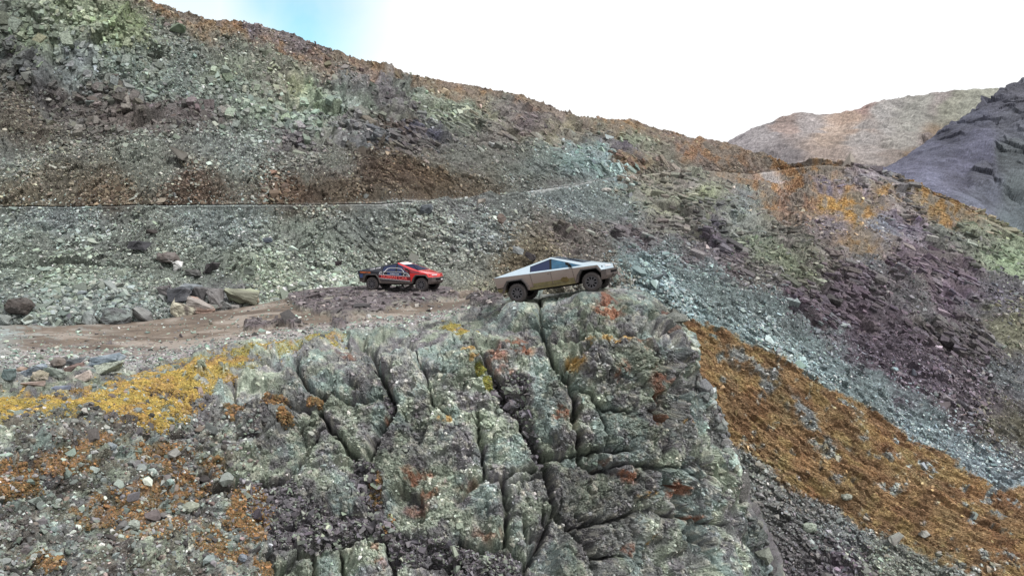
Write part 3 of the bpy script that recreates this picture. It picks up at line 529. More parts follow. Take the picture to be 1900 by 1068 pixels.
DH = [(1700,300,118,112,138,0),(1740,270,112,108,132,.1),(1760,245,95,92,112,.6),(1800,220,92,90,108,.7),(1850,190,100,96,112,.6),(1900,160,105,100,112,.6),(1780,290,122,116,144,0),(1830,270,118,113,140,.1),(1880,230,98,96,108,.8),(1780,325,105,100,122,.3),(1820,310,95,92,105,.9),(1720,330,122,118,145,0),(1850,350,112,112,128,.3),(1880,290,92,96,98,.9),(1890,340,105,112,112,.6),(1830,390,118,118,138,.1),(1890,410,112,122,125,.2),(2100,200,98,96,108,.7),(2100,400,110,110,125,.3)]
far_sheet('dark_mountain', [(1560,345,235),(1640,312,245),(1670,297,250),(1700,278,255),(1740,252,262),(1775,226,268),(1800,210,272),(1830,187,278),(1860,166,284),(1900,146,290),(1960,120,300),(2300,20,320)],
          [(1560,370,180),(1640,350,178),(1700,380,172),(1800,430,165),(1900,480,160),(2300,650,150)], 1560, 2300, 1.7, 200, 3.2, lambda a, b, p: blendpts(a, b, p, DH, 91), 93, back=160)

# ================================================================== FOREGROUND OUTCROP
TOPA = [(-500,622),(0,606),(100,610),(200,606),(300,596),(400,579),(500,561),(545,549),(600,541),(680,537),(820,538),(880,545),(930,550),(965,551),(1000,547),(1100,538),(1150,535),(1185,537),(1205,545),(1225,560),(1245,580),(1262,600),(1268,612),(1284,622),(1290,640),(1294,664),(1297,700),(1306,716),(1318,722),(1324,748),(1338,762),(1343,790),(1350,800),(1353,838),(1364,848),(1368,885),(1384,900),(1388,945),(1402,955),(1412,985),(1423,1010),(1435,1036),(1447,1068),(1540,1300)]
CA = [(-500,622,38),(-500,700,24),(-500,850,18),(-500,1068,14),(-500,1300,12),
(0,606,39.5),(0,640,32),(0,690,25.5),(0,760,21.5),(0,850,18.8),(0,960,16.8),(0,1068,15.2),(0,1300,13),
(250,602,41),(250,640,34),(250,700,27.5),(250,800,23.6),(250,950,20.5),(250,1068,18.6),(250,1300,16),
(450,570,45),(450,600,39),(450,640,33.5),(450,700,29),(450,800,26.2),(450,950,23.4),(450,1068,21.5),(450,1300,19),
(650,539,49.5),(650,560,44.5),(650,600,36.5),(650,640,31.5),(650,700,28.8),(650,850,26.2),(650,1068,22.8),(650,1300,20),
(800,538,50.5),(850,545,49),(850,560,44),(850,590,36),(850,620,31.5),(850,700,28.4),(850,850,26.2),(850,1068,22.8),(850,1300,20),
(900,548,44),(930,551,40),(965,552,37.5),(964,561,34.2),(1000,548,36.5),(1000,600,31.4),(1000,650,29.5),(1000,750,27.8),(1000,900,25.6),(1000,1068,22.8),(1000,1300,20),
(1100,538,36),(1101,542,33.0),(1150,536,35),(1150,560,32.0),(1150,600,30.3),(1150,700,28.6),(1150,850,27),(1150,1068,24.6),(1150,1300,22),
(1205,546,34),(1245,580,33),(1250,640,30.2),(1278,628,32.4),(1250,720,29.2),(1297,690,31.8),(1280,850,28),(1345,800,31),(1280,1068,26),(1372,905,30),(1440,1068,29),(1350,1068,27),(1280,1300,24),(1540,1300,27)]
ca = np.array(CA, float)
def tps_fit(x, y):
    n = len(x); d2 = ((x[:, None] - x[None]) ** 2).sum(2); K = .5 * d2 * np.log(d2 + 1e-12) + .02 * np.eye(n)
    Pm = np.c_[np.ones(n), x]; A = np.block([[K, Pm], [Pm.T, np.zeros((3, 3))]]); return np.linalg.solve(A, np.r_[y, np.zeros(3)])
xc = ca[:, :2] / np.array([200., 100.]); wt = tps_fit(xc, np.log(ca[:, 2]))
def YA(px, py):
    q = np.stack([px / 200., py / 100.], -1); r = wt[-3] + q[..., 0] * wt[-2] + q[..., 1] * wt[-1]
    for i in range(len(xc)):
        d2 = ((q - xc[i]) ** 2).sum(-1); r = r + wt[i] * .5 * d2 * np.log(d2 + 1e-12)
    return np.exp(r)
colA = np.concatenate([np.arange(-500, -6, 9.0), np.arange(-6, 1540, 1.45)]); WA = len(colA)
topA = tl(TOPA, colA, 1); nR = 400
vv = np.linspace(0, 1, nR); tf = np.cumsum(np.linspace(.22, .6, 130)); tf = np.r_[0, tf[:-1]]; tw = tf[-1] + .6
PYA = np.concatenate([topA[None] + tf[:, None], (topA + tw)[None] + (1300 - topA - tw)[None] * (vv[:, None] * .86 + vv[:, None] ** 6 * .14)])
PXA = np.broadcast_to(colA, PYA.shape).copy()
PA = unproj(PXA, PYA, YA(PXA, PYA))
back = []
for k in range(9, 0, -1):
    d = .9 * k ** 1.15; q = PA[0].copy(); q[:, 1] += d; q[:, 0] *= q[:, 1] / PA[0][:, 1]
    q[:, 2] -= np.where(colA < 930, .0, 1.0) * .09 * d * d + .012 * d * d; back.append(q)
nbk = len(back)
PA = np.concatenate([np.array(back), PA]); PXA = np.concatenate([np.broadcast_to(colA, (nbk, WA)), PXA]); PYA = np.concatenate([np.broadcast_to(topA, (nbk, WA)), PYA])
HA = len(PA); nA = blur(grid_normals(PA), 8); nA /= np.linalg.norm(nA, axis=2, keepdims=True)
pa = PA.reshape(-1, 3); ax, ay = PXA.ravel().astype(f32), PYA.ravel().astype(f32)
wqx = (fbm(pa, 1.1, 4, 101) - .5) * 26; wqy = (fbm(pa, 1.1, 4, 105) - .5) * 22
bx, by = ax + wqx, ay + wqy
jg = vnoise(pa * 4.5, 107); jh = vnoise(pa * 4.5, 108)
sx, sy = ax + wqx * .14 + (jg - .5) * 8, ay + wqy * .14 + (jh - .5) * 8
LOWD = [(-500,690),(0,690),(230,673),(330,661),(420,641),(520,626),(600,616),(700,606),(780,597),(840,587),(880,572),(925,560),(950,545),(960,500)]
dirt = sstep(np.interp(ax, *zip(*LOWD)) - (ay + wqy * .5), -5, 6) * (ax < 965)
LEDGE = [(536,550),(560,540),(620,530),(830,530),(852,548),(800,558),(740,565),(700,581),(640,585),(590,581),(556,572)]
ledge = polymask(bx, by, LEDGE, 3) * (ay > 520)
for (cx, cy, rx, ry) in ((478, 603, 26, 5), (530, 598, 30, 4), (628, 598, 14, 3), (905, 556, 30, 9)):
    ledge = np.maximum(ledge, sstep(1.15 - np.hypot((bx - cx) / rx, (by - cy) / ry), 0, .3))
dirt = dirt * (1 - ledge)
MOSS = [(-500,716),(0,714),(60,724),(160,722),(240,692),(330,674),(430,650),(560,627),(640,614),(640,620),(540,645),(470,668),(430,695),(402,722),(355,765),(305,800),(235,800),(150,768),(60,772),(0,792),(-500,800)]
moss = polymask(bx, by, MOSS, 26)
brown = np.zeros_like(moss)
for (cx, cy, rx, ry, w) in ((20,885,70,40,1),(160,830,80,22,.8),(120,860,70,22,.8),(300,850,60,35,.7),(250,930,110,40,.75),(330,900,70,30,.8),(460,950,46,62,1),(420,1000,60,50,.75),(90,1035,45,20,.8),(300,985,90,35,.6),(170,950,60,30,.6),(490,1050,30,30,.7),(500,745,45,14,.8),(590,742,22,10,1),(430,755,30,12,.8),(528,775,16,14,1),(700,905,16,34,.7),(720,960,14,40,.6),(400,870,30,24,.7)):
    e = sstep(1.2 - np.hypot((bx - cx) / rx, (by - cy) / ry), 0, .55) * w; brown = np.maximum(brown, e)
mn = fbm(pa, 2.6, 4, 111)
moss = moss * sstep(mn + moss * .34 + (vnoise(pa * 7, 113) - .5) * .22, .62, .78); brown = brown * sstep(mn + brown * .42 + (vnoise(pa * 7, 114) - .5) * .2, .66, .80)
for (cx, cy, rx, ry) in ((838,607,13,6),(862,620,16,9),(876,616,10,6),(888,690,10,10),(905,712,8,14)):
    moss = np.maximum(moss, sstep(1.2 - np.hypot((bx - cx) / rx, (by - cy) / ry), 0, .3))
moss = moss * (1 - dirt); brown = brown * (1 - dirt) * (1 - moss)
# dark rubble filling the gullies and the foot of the outcrop
RUB = [[(440,888),(540,876),(560,925),(620,945),(690,950),(730,968),(760,990),(850,1002),(870,1015),(960,1025),(975,1045),(968,1075),(850,1075),(838,1046),(760,1042),(732,1052),(716,1000),(630,1000),(585,1018),(515,1000),(470,960)],
       [(657,846),(680,849),(697,875),(708,933),(704,952),(685,948),(659,901),(651,884)],
       [(722,728),(735,745),(722,765),(704,742),(708,722)],
       [(905,690),(930,702),(962,690),(985,705),(975,735),(985,790),(1008,850),(1020,880),(1002,868),(985,850),(968,800),(940,755),(915,722)],
       [(1440,1068),(1400,960),(1372,905),(1395,905),(1430,980),(1500,1080)]]
rub = np.zeros_like(moss)
for pl in RUB: rub = np.maximum(rub, polymask(sx, sy, pl, 5))
leftz = sstep(520 - ax - (ay - 760) * .0, 0, 90) * sstep(ay, 740, 790)      # looser ground on the left
CR = [  # cracks between the blocks: (width px, depth m, points)
(7,.8,[(672,622),(690,628),(696,639),(699,657),(697,666),(706,686),(710,704),(721,726),(731,746),(726,767),(714,786),(700,803),(691,826),(680,849)]),
(6,.7,[(546,660),(549,675),(553,690),(566,713),(586,726),(604,733),(602,746),(596,762),(607,782),(613,795),(631,812),(642,832),(657,846)]),
(4,.3,[(604,733),(640,742),(680,740),(705,728)]),
(4,.35,[(602,793),(590,800),(573,832),(556,861),(538,878),(500,884),(437,881)]),
(4,.35,[(400,812),(417,812),(432,812),(458,802),(478,806),(500,790),(528,770)]),
(5,.4,[(262,814),(300,800),(363,799),(393,836),(412,859),(442,885),(442,900),(400,905),(367,900),(360,893),(322,863),(285,840),(262,814)]),
(3,.2,[(363,889),(390,876),(412,863)]),(4,.3,[(400,844),(417,858),(437,881)]),
(5,.45,[(997,545),(1000,558),(1002,569),(999,585),(997,596),(1008,619),(1015,641)]),
(7,.8,[(1015,641),(1026,664),(1038,677),(1049,697),(1058,717),(1065,735),(1071,756),(1066,769),(1065,792),(1075,809),(1078,835),(1081,855)]),
(5,.5,[(1038,675),(1056,664),(1080,650),(1098,637)]),
(6,.55,[(876,639),(889,648),(894,661),(903,679),(914,695),(925,715),(940,750),(964,783),(978,817),(990,855)]),
(8,.9,[(965,795),(986,826),(1006,855),(1014,872),(1023,898),(1029,921),(1037,939),(1052,956),(1063,966)]),
(4,.45,[(1063,966),(1098,966),(1124,960)]),
(5,.45,[(1010,846),(1023,844),(1052,844),(1078,838),(1110,836),(1138,839),(1167,836)]),
(4,.4,[(1081,857),(1104,868),(1127,872),(1141,867),(1161,863),(1196,867),(1222,867),(1228,896),(1248,903),(1268,904)]),
(4,.35,[(1086,945),(1101,955),(1124,959),(1150,962),(1176,956),(1193,945)]),
(6,.6,[(1031,940),(1020,965),(1009,991),(988,1025),(978,1043),(976,1080)]),(6,.65,[(1055,960),(1063,973),(1089,999),(1104,1025),(1115,1051),(1118,1080)]),
(5,.5,[(887,760),(887,789),(895,835),(896,855),(902,881),(899,890),(876,898),(867,907),(850,925)]),
(5,.5,[(902,884),(913,898),(936,891),(945,884),(971,875),(991,867)]),(4,.3,[(945,904),(980,885),(1010,880)]),
(6,.6,[(930,895),(935,919),(939,945),(939,968),(938,1005),(919,1011),(879,1011),(859,1002),(850,996)]),
(5,.55,[(939,1008),(957,1020),(977,1027),(991,1022),(997,1005)]),
(4,.4,[(974,973),(980,988),(1000,988),(1017,973),(1011,959),(1014,945),(1032,939)]),
(4,.35,[(1098,1002),(1110,1031),(1138,1034),(1164,1028),(1170,1014),(1172,990)]),
(5,.45,[(1285,962),(1288,985),(1306,1005),(1317,1031),(1329,1054),(1335,1080)]),
(4,.35,[(1265,916),(1267,933),(1267,953),(1290,963),(1345,975)]),(4,.3,[(1225,939),(1245,956),(1265,959)]),
(5,.45,[(1193,591),(1209,600),(1218,613),(1225,620),(1254,621)]),
(3,.3,[(1056,712),(1079,721),(1101,730),(1112,750),(1126,757),(1170,765)]),
(4,.3,[(1150,622),(1166,620),(1191,633),(1213,656),(1225,687),(1234,721),(1230,760)]),
(5,.5,[(1285,692),(1292,712),(1310,735)]),
(5,.5,[(501,1020),(515,1005),(553,1011),(556,1020),(533,1045),(515,1057),(501,1020)]),(5,.5,[(533,1045),(567,1020),(582,1022),(585,1043),(593,1075)]),
(5,.5,[(631,1005),(636,1028),(641,1080)]),(5,.45,[(631,1003),(680,996),(717,1002),(723,1031),(729,1051),(735,1080)]),
(4,.3,[(760,1050),(800,1043),(838,1045),(845,1080)]),(4,.3,[(596,762),(560,750),(520,742),(470,735)]),
(3,.25,[(760,640),(790,690),(800,740),(830,770)]),(3,.2,[(1100,730),(1130,800),(1125,836)]),(3,.25,[(1200,760),(1240,800),(1225,867)]),
(3,.25,[(1225,867),(1270,870),(1300,890),(1350,880)]),(3,.2,[(1180,962),(1200,1000),(1190,1060)]),(3,.25,[(880,610),(930,600),(997,596)]),(3,.2,[(1008,619),(1050,628),(1100,610),(1150,622)]),
(3,.25,[(0,925),(60,905),(110,930),(120,960)]),(3,.25,[(90,830),(130,850),(120,890),(60,890),(30,860)]),(3,.25,[(0,1010),(60,985),(100,1010),(60,1055),(0,1060)]),
(3,.25,[(440,690),(480,670),(540,668)]),(4,.3,[(430,700),(440,740),(470,735)]),(3,.2,[(300,930),(340,925),(385,935),(370,955),(320,960)])]
crk = np.zeros_like(moss); dmin = np.full(len(ax), 200., f32)
for wdt, dep, pts in CR:
    xs = [p[0] for p in pts]; ys = [p[1] for p in pts]
    m = (ax > min(xs) - 70) & (ax < max(xs) + 70) & (ay > min(ys) - 70) & (ay < max(ys) + 70)
    d = segdist(sx[m], sy[m], pts); vw = .55 + .9 * vnoise(pa[m] * 1.3, 130)
    crk[m] = np.maximum(crk[m], dep * 1.3 * np.exp(-(d / (wdt * .74 * vw)) ** 2)); dmin[m] = np.minimum(dmin[m], d)
rockm = np.clip(1 - ledge - dirt - moss * .7 - brown * .7, 0, 1)
upper = sstep(ay - np.interp(ax, colA, topA), 0, 45)         # calmer near the drivable top
rel = rockm * (.30 + .70 * upper) * (1 - .20 * leftz)
g1, k1, G1 = facets(pa, (.62, .5, .55), 141, 1.5, .35)
g2, k2, G2 = facets(pa, (1.9, 1.5, 2.1), 143, 1.5, .3)
g3, k3, G3 = facets(pa, (6, 5, 8), 145, 1.4, .3)
rg = 1 - np.abs(fbm(pa * np.array([1, 1, 1.8]), 2.2, 5, 147) * 2 - 1)
rl = np.linalg.norm(np.gradient(PA, axis=0), axis=2).ravel()
at3, at2, at1 = np.clip(.045 / rl, 0, 1) ** 1.3, np.clip(.085 / rl, 0, 1), np.clip(.4 / rl, 0, 1)
g4, k4, G4 = facets(pa, (15, 12, 18), 146, 1.3, .3)
bedA = ((pa[:, 2] * 1.15 + pa[:, 0] * .28 + (fbm(pa, .5, 3, 157) - .5) * 2.4) % 1.0) - .5; bedw = sstep(fbm(pa, .6, 3, 158), .42, .58)
g0, k0, G0 = facets(pa, (.30, .25, .27), 139, 1.6, .3)
cz = (at1 * (.52 * g1 + .40 * upper * g0)).reshape(HA, WA)
cz = blur(cz, 4).ravel()
dA = rel * (cz - at1 * .08 * (1 - k1) + at2 * (.17 * g2 - .05 * (1 - k2) + .17 * bedA * bedw) + at3 * .18 * (rg - .7) + at3 * (.075 * g3 - .02 * (1 - k3) + .03 * g4))
dA += rel * (fbm(pa, .35, 3, 149) - .5) * .8 * upper + rel * upper * (fbm(pa, .9, 3, 148) - .5) * .9 * sstep(ax, 1120, 1260)
dA -= crk * (.35 + .65 * (1 - dirt)) * rockm
dA -= rockm * upper * (.26 * np.exp(-dmin / 11.0))
dA -= rub * .22; dA += rub * (.18 * g2 * at2 + .10 * g3 * at3)
rut = np.minimum(np.abs(segdist(ax, ay, [(0, 655), (200, 640), (400, 612), (600, 592), (800, 572), (930, 556)])), np.abs(segdist(ax, ay, [(0, 634), (200, 624), (400, 600), (600, 584), (800, 566), (930, 553)])))
dA -= dirt * (.12 + .07 * np.exp(-(rut / 2.6) ** 2))
dA += ledge * (.16 + .34 * at1 * (fbm(pa, 1.1, 4, 155) - .4) + .04 * at3 * g3)
dA += dirt * ((fbm(pa, .5, 3, 151) - .5) * .22 + (fbm(pa, 2.5, 3, 152) - .5) * .05 * at2)
dA += (moss + brown) * ((fbm(pa, 5, 3, 153) - .5) * .16 * at3 + .05)
PAd = PA + nA * dA.reshape(HA, WA, 1)

# ---- trucks: find the wheel contacts, then settle the ground under them
WB, TRK, AXR, AXF = 3.635, .86, 1.09, 4.725
def pose(pr, pf, Yr, yaw):
    Pr = unproj(np.array(pr[0]), np.array(pr[1]), Yr); yaw = R(yaw)
    Yf = Yr - WB * math.sin(yaw) * .985
    Pf_ = unproj(np.array(pf[0]), np.array(pf[1]), Yf)
    pitch = math.asin(max(-.4, min(.4, (Pf_[2] - Pr[2]) / WB)))
    M = Matrix.Rotation(-yaw, 4, 'Z') @ Matrix.Rotation(-pitch, 4, 'Y')
    org = Vector(Pr) - (M @ Vector((AXR, -TRK, 0)))
    M.translation = org; return M @ Matrix.Translation((AXR, -TRK, 0)) @ Matrix.Scale(1.045, 4) @ Matrix.Translation((-AXR, TRK, 0))
SCL = 1.04
M_SIL = pose((964, 560.5), (1101, 541.5), 34.2, 19.5)
M_RED = pose((692, 538.5), (781, 540.5), 48.3, 18.5)
for Mt in (M_SIL, M_RED):
    for xx in (AXR, AXF):
        for yy in (-TRK, TRK):
            cpt = Mt @ Vector((xx, yy, 0))
            d = np.hypot(PAd[..., 0] - cpt.x, (PAd[..., 1] - cpt.y)); w = 1 - sstep(d, .45, 1.3)
            PAd[..., 2] += w * (cpt.z + .01 - PAd[..., 2])
    # keep the rock below the sill
    for xx in np.linspace(1.6, 4.2, 7):
        for yy in (-.9, -.45, 0, .45, .9):
            cpt = Mt @ Vector((xx, yy, .22)); d = np.hypot(PAd[..., 0] - cpt.x, PAd[..., 1] - cpt.y); m = (d < .6)
            PAd[..., 2] = np.where(m, np.minimum(PAd[..., 2], cpt.z), PAd[..., 2])
# ---- colours
nA1, nA2, nA3 = fbm(pa, .55, 4, 161), fbm(pa, 1.6, 4, 165), fbm(pa, 5.0, 4, 169)
base = np.tile(lin([120, 122, 122]), (len(pa), 1))
base = mix(base, np.tile(lin([136, 146, 130]), (len(pa), 1)), sstep(nA1 * .5 + nA2 * .5, .44, .60) * .9)
base = mix(base, np.tile(lin([122, 140, 138]), (len(pa), 1)), sstep(fbm(pa, .8, 3, 173), .52, .66) * .7)
base = mix(base, np.tile(lin([96, 90, 98]), (len(pa), 1)), sstep(1 - nA2, .54, .68) * .6)
base = mix(base, np.tile(lin([160, 158, 145]), (len(pa), 1)), sstep(nA3, .55, .70) * .5)
rust = np.zeros(len(pa))
for (cx, cy, rx, ry, w) in ((1130,572,30,26,1),(780,892,38,26,1),(1292,957,16,9,1.3),(1262,905,16,18,1.1),(1150,690,14,26,.9),(965,645,30,24,.9),(925,668,18,30,.7),(945,700,18,14,.7),(1215,720,20,50,.8),(1225,770,18,30,.8),(1110,860,14,10,.9),(1160,880,24,14,.9),(1040,775,26,14,.9),(715,770,8,12,.8),(650,650,8,10,.6),(640,640,22,8,.5),(1190,640,14,14,.7),(905,985,30,14,.6),(1180,1020,14,16,.8),(700,1030,16,30,.9),(870,900,30,12,.4),(1232,580,14,8,.6),(775,930,26,12,.5),(560,700,14,10,.4)):
    rust = np.maximum(rust, w * sstep(1.3 - np.hypot((bx - cx) / rx, (by - cy) / ry), 0, .8))
base = mix(base, np.tile(lin([140, 88, 62]), (len(pa), 1)), np.clip(rust * sstep(fbm(pa, 3.2, 3, 181), .40, .62), 0, .85))
yl = np.zeros(len(pa))
for (cx, cy, rx, ry) in ((825,780,16,9),(1068,668,22,14),(1235,925,12,10),(1222,1000,10,10),(868,655,14,10),(1200,915,20,8),(880,670,12,12),(1270,780,8,6),(1140,630,50,10)):
    yl = np.maximum(yl, sstep(1.3 - np.hypot((bx - cx) / rx, (by - cy) / ry), 0, .7))
base = mix(base, np.tile(lin([172, 132, 50]), (len(pa), 1)), np.clip(yl * sstep(fbm(pa, 4, 3, 185), .42, .6), 0, .75))
cellv = (.72 + .36 * h01(G2, 5) + .18 * h01(G3, 6)) * (.72 + .56 * h01(G1, 7))
base = base * cellv[:, None] * (.62 + .78 * nA3)[:, None]
base = mix(base, np.tile(lin([84, 79, 86]), (len(pa), 1)) * (.5 + .9 * h01(G3, 8))[:, None], rub * .85)
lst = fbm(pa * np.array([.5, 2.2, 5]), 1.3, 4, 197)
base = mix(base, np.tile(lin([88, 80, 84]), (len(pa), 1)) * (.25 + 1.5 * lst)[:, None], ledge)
dn = fbm(pa * np.array([.35, 1, 1]), 1.2, 4, 191)
dcol = mix(np.tile(lin([104, 93, 83]), (len(pa), 1)), np.tile(lin([130, 121, 113]), (len(pa), 1)), sstep(dn, .48, .66))
dcol = mix(dcol, np.tile(lin([84, 74, 67]), (len(pa), 1)), sstep(1 - dn, .52, .68) * .8)
gy = sstep(520 - ax, 0, 400) * sstep(ay + (nA2 - .5) * 60, 625, 675) + sstep(ay - np.interp(ax, *zip(*LOWD)), -26, -6) * (ax < 900) * .8
dcol = mix(dcol, np.tile(lin([150, 147, 154]), (len(pa), 1)), np.clip(gy, 0, 1) * (.3 + .45 * sstep(nA3, .4, .6)))
dcol = mix(dcol, np.tile(lin([132, 142, 142]), (len(pa), 1)), sstep(60 - ax, 0, 60) * .5 + .5 * sstep(nA2, .5, .6) * sstep(260 - ax, 0, 200) * sstep(630 - ay, 0, 14))
base = mix(base, dcol, dirt)
mg = mix(np.tile(lin([164, 136, 54]), (len(pa), 1)), np.tile(lin([126, 118, 50]), (len(pa), 1)), np.clip(sstep(ax, 380, 480) + sstep(nA2, .5, .65) * .5, 0, 1))
mg = mix(mg, np.tile(lin([150, 118, 58]), (len(pa), 1)), sstep(1 - nA2, .52, .64))
mg = mix(mg, np.tile(lin([92, 104, 34]), (len(pa), 1)), ((ax > 870) & (ax < 930) & (ay > 670)).astype(float))
base = mix(base, mg * (.6 + .8 * nA3)[:, None], moss)
base = mix(base, mix(np.tile(lin([142, 102, 60]), (len(pa), 1)), np.tile(lin([104, 84, 48]), (len(pa), 1)), sstep(nA2, .45, .62)) * (.55 + .9 * nA3)[:, None], brown)
base = np.where((moss + brown > .5)[:, None], desat(base, .80), desat(base, SATA) * np.where(rockm > .5, .88, 1.0)[:, None]); base = np.clip(base * GAIN, .008, .8)
FA = grid_faces(HA, WA); VA = PAd.reshape(-1, 3)
soil = leftz * sstep(1 - fbm(pa, 1.8, 4, 195), .46, .60) * rockm
base = mix(base, np.tile(lin([68, 61, 55]), (len(pa), 1)) * (.6 + .8 * nA3)[:, None], soil * .75)
base = base * (.78 + .44 * sstep(fbm(pa, .45, 3, 199), .38, .62) * rockm + .22 * (1 - rockm))[:, None]
cls = np.zeros(len(pa), int); cls[dirt > .5] = 1; cls[moss > .5] = 2; cls[brown > .5] = 2
cf = cls[FA].max(1)
subset('rock_outcrop', VA, FA, cf == 0, M_ROCK, base, 'structure')
subset('dirt_track', VA, FA, cf == 1, M_DIRT, base, 'structure')
subset('moss', VA, FA, cf == 2, M_MOSS, base, 'stuff')

# ---- scatter on the foreground
cpa = np.clip(np.abs(np.gradient(PYA, axis=0)), .05, 3) * np.gradient(colA)[None]; cpa[:nbk] = 0
sh = (HA, WA); visA = (PXA > -40) & (PYA < 1110)
def fg(name, n, wgt, f, spread, colf, shapes, mat, **k):
    w = np.where(visA, wgt.reshape(sh) * cpa, 0)
    P, Nn, r, c = sample_grid(n, PAd, nA, w, nbk, HA - 1, 0, WA - 1); idx = r * WA + c
    up = Nn * .5 + np.array([0, 0, .6]); up /= np.linalg.norm(up, axis=1, keepdims=True)
    sz = f * (P[:, 1] / F) * np.exp(rng.normal(0, spread, n)); return scatter(name, P, up, sz, colf(idx, n), shapes, mat, **k)
def jitc(c, n, s=.3, h=.03): return np.clip(desat(c, .82) * np.exp(rng.normal(0, s, n))[:, None] * (1 + rng.normal(0, h, (n, 3))), .01, .75)
fg('moss_clumps', 22000, moss ** 1.5, 1.7, .35, lambda i, n: jitc(mix(mg[i] * (.45 + 1.1 * nA3[i])[:, None], np.tile(lin([174, 148, 62]), (n, 1)), rng.random(n) * .5), n, .25), TUFTS, M_MOSS, jit=.2, sink=.45, along=(1, .2, 0))
fg('brown_moss_clumps', 13000, brown, 2.0, .45, lambda i, n: jitc(np.where((rng.random(n) < .4)[:, None], lin([138, 102, 60]), lin([100, 82, 50])), n, .3), TUFTS, M_MOSS, jit=.2, sink=.45, along=(1, .2, 0))
pal = lin(np.array([[120, 132, 128], [146, 160, 144], [106, 102, 102], [92, 90, 90], [160, 160, 156], [128, 150, 138], [140, 118, 104], [84, 80, 78]]))
fg('pebbles', 7500, leftz * (1 - .75 * moss) * (1 - .3 * brown) + moss * .10 + sstep(ay - 700, 0, 30) * (ax < 420) * .25, 2.3, .62, lambda i, n: jitc(desat(pal[rng.integers(0, 8, n)], .6) * .80, n, .35), ROUND, M_STONE, jit=.5, sink=.22, along=(1, 0, 0))
fg('gravel', 6000, dirt * (.10 + .9 * np.clip(gy, 0, 1)), 1.7, .5, lambda i, n: jitc(pal[rng.integers(0, 6, n)] * .95, n, .35), CHIPS, M_STONE, jit=.4, sink=.2, along=(1, 0, 0))
fg('rock_flakes', 15000, np.clip(rockm - rub - crk * 2, 0, 1) * (.35 + .65 * upper) * (1 - .5 * leftz) * sstep(dmin, 4, 12), 2.3, .4, lambda i, n: jitc(base[i] * 1.15, n, .38), ROUND, M_ROCK, jit=.7, sink=.42, along=(1, 0, -.3))
fg('ledge_stones', 1800, ledge, 2.2, .6, lambda i, n: jitc(np.where((rng.random(n) < .8)[:, None], lin([88, 83, 85]), lin([128, 120, 116])), n, .35), CHIPS, M_STONE, jit=.3, sink=.3, along=(1.5, 0, 0))
edg = (ax > 1235) * (1 - sstep(ay - np.interp(ax, colA, topA), 10, 34)) * sstep(ay, 560, 620)
fg('edge_rubble', 900, edg, 6.0, .5, lambda i, n: jitc(base[i], n, .3), ROUND, M_ROCK, jit=.6, sink=.35, along=(.5, 0, -1))
fg('gully_rubble', 9000, rub, 2.1, .6, lambda i, n: jitc(np.where((rng.random(n) < .75)[:, None], lin([96, 92, 98]), lin([122, 130, 118])), n, .35), CHIPS, M_STONE, jit=.6, sink=.2, along=(1, 0, -.3))

#@@TRUCKS@@
# ================================================================== TRUCKS
def pmat(name, rgb, rough=.5, metal=0., spec=.5, dust=None, dust_to=None, coat=0., vary=.12, scale=9.0):
    """paint / metal / rubber; dust = (colour, top z, bottom z, strength at top, strength at bottom)"""
    m = bpy.data.materials.new(name); m.use_nodes = True; t = m.node_tree; L = t.links.new
    bs = t.nodes['Principled BSDF']; bs.inputs['Metallic'].default_value = metal; bs.inputs['Specular IOR Level'].default_value = spec
    bs.inputs['Coat Weight'].default_value = coat
    tcn = N(t, 'ShaderNodeTexCoord'); no = N(t, 'ShaderNodeTexNoise'); no.inputs['Scale'].default_value = scale; no.inputs['Detail'].default_value = 6; no.inputs['Roughness'].default_value = .7
    L(tcn.outputs['Object'], no.inputs['Vector'])
    r = N(t, 'ShaderNodeMapRange'); r.inputs['From Min'].default_value = .3; r.inputs['From Max'].default_value = .7; r.inputs['To Min'].default_value = 1 - vary; r.inputs['To Max'].default_value = 1 + vary
    L(no.outputs[0], r.inputs['Value'])
    sc = N(t, 'ShaderNodeVectorMath', operation='SCALE'); sc.inputs[0].default_value = rgb; L(r.outputs[0], sc.inputs['Scale']); last = sc.outputs[0]
    if dust:
        dc, z1, z0, a1, a0 = dust
        sp = N(t, 'ShaderNodeSeparateXYZ'); L(tcn.outputs['Object'], sp.inputs[0])
        mr = N(t, 'ShaderNodeMapRange'); mr.inputs['From Min'].default_value = z0; mr.inputs['From Max'].default_value = z1; mr.inputs['To Min'].default_value = a0; mr.inputs['To Max'].default_value = a1
        L(sp.outputs[2], mr.inputs['Value'])
        ad = N(t, 'ShaderNodeMath', operation='MULTIPLY_ADD', use_clamp=True); ad.inputs[1].default_value = .5
        sb = N(t, 'ShaderNodeMath', operation='SUBTRACT'); sb.inputs[1].default_value = .25
        L(no.outputs[0], ad.inputs[0]); L(mr.outputs[0], sb.inputs[0]); L(sb.outputs[0], ad.inputs[2])
        mx = N(t, 'ShaderNodeMix', data_type='RGBA'); L(ad.outputs[0], mx.inputs[0]); L(last, mx.inputs[6])
        s2 = N(t, 'ShaderNodeVectorMath', operation='SCALE'); s2.inputs[0].default_value = dc; L(r.outputs[0], s2.inputs['Scale']); L(s2.outputs[0], mx.inputs[7]); last = mx.outputs[2]
        mm = N(t, 'ShaderNodeMapRange'); mm.inputs['To Min'].default_value = metal; mm.inputs['To Max'].default_value = 0; L(ad.outputs[0], mm.inputs['Value']); L(mm.outputs[0], bs.inputs['Metallic'])
        rr = N(t, 'ShaderNodeMapRange'); rr.inputs['To Min'].default_value = rough; rr.inputs['To Max'].default_value = .9; L(ad.outputs[0], rr.inputs['Value']); L(rr.outputs[0], bs.inputs['Roughness'])
    else: bs.inputs['Roughness'].default_value = rough
    L(last, bs.inputs['Base Color']); return m
def L3(*c): return tuple(float(v) for v in lin(c))
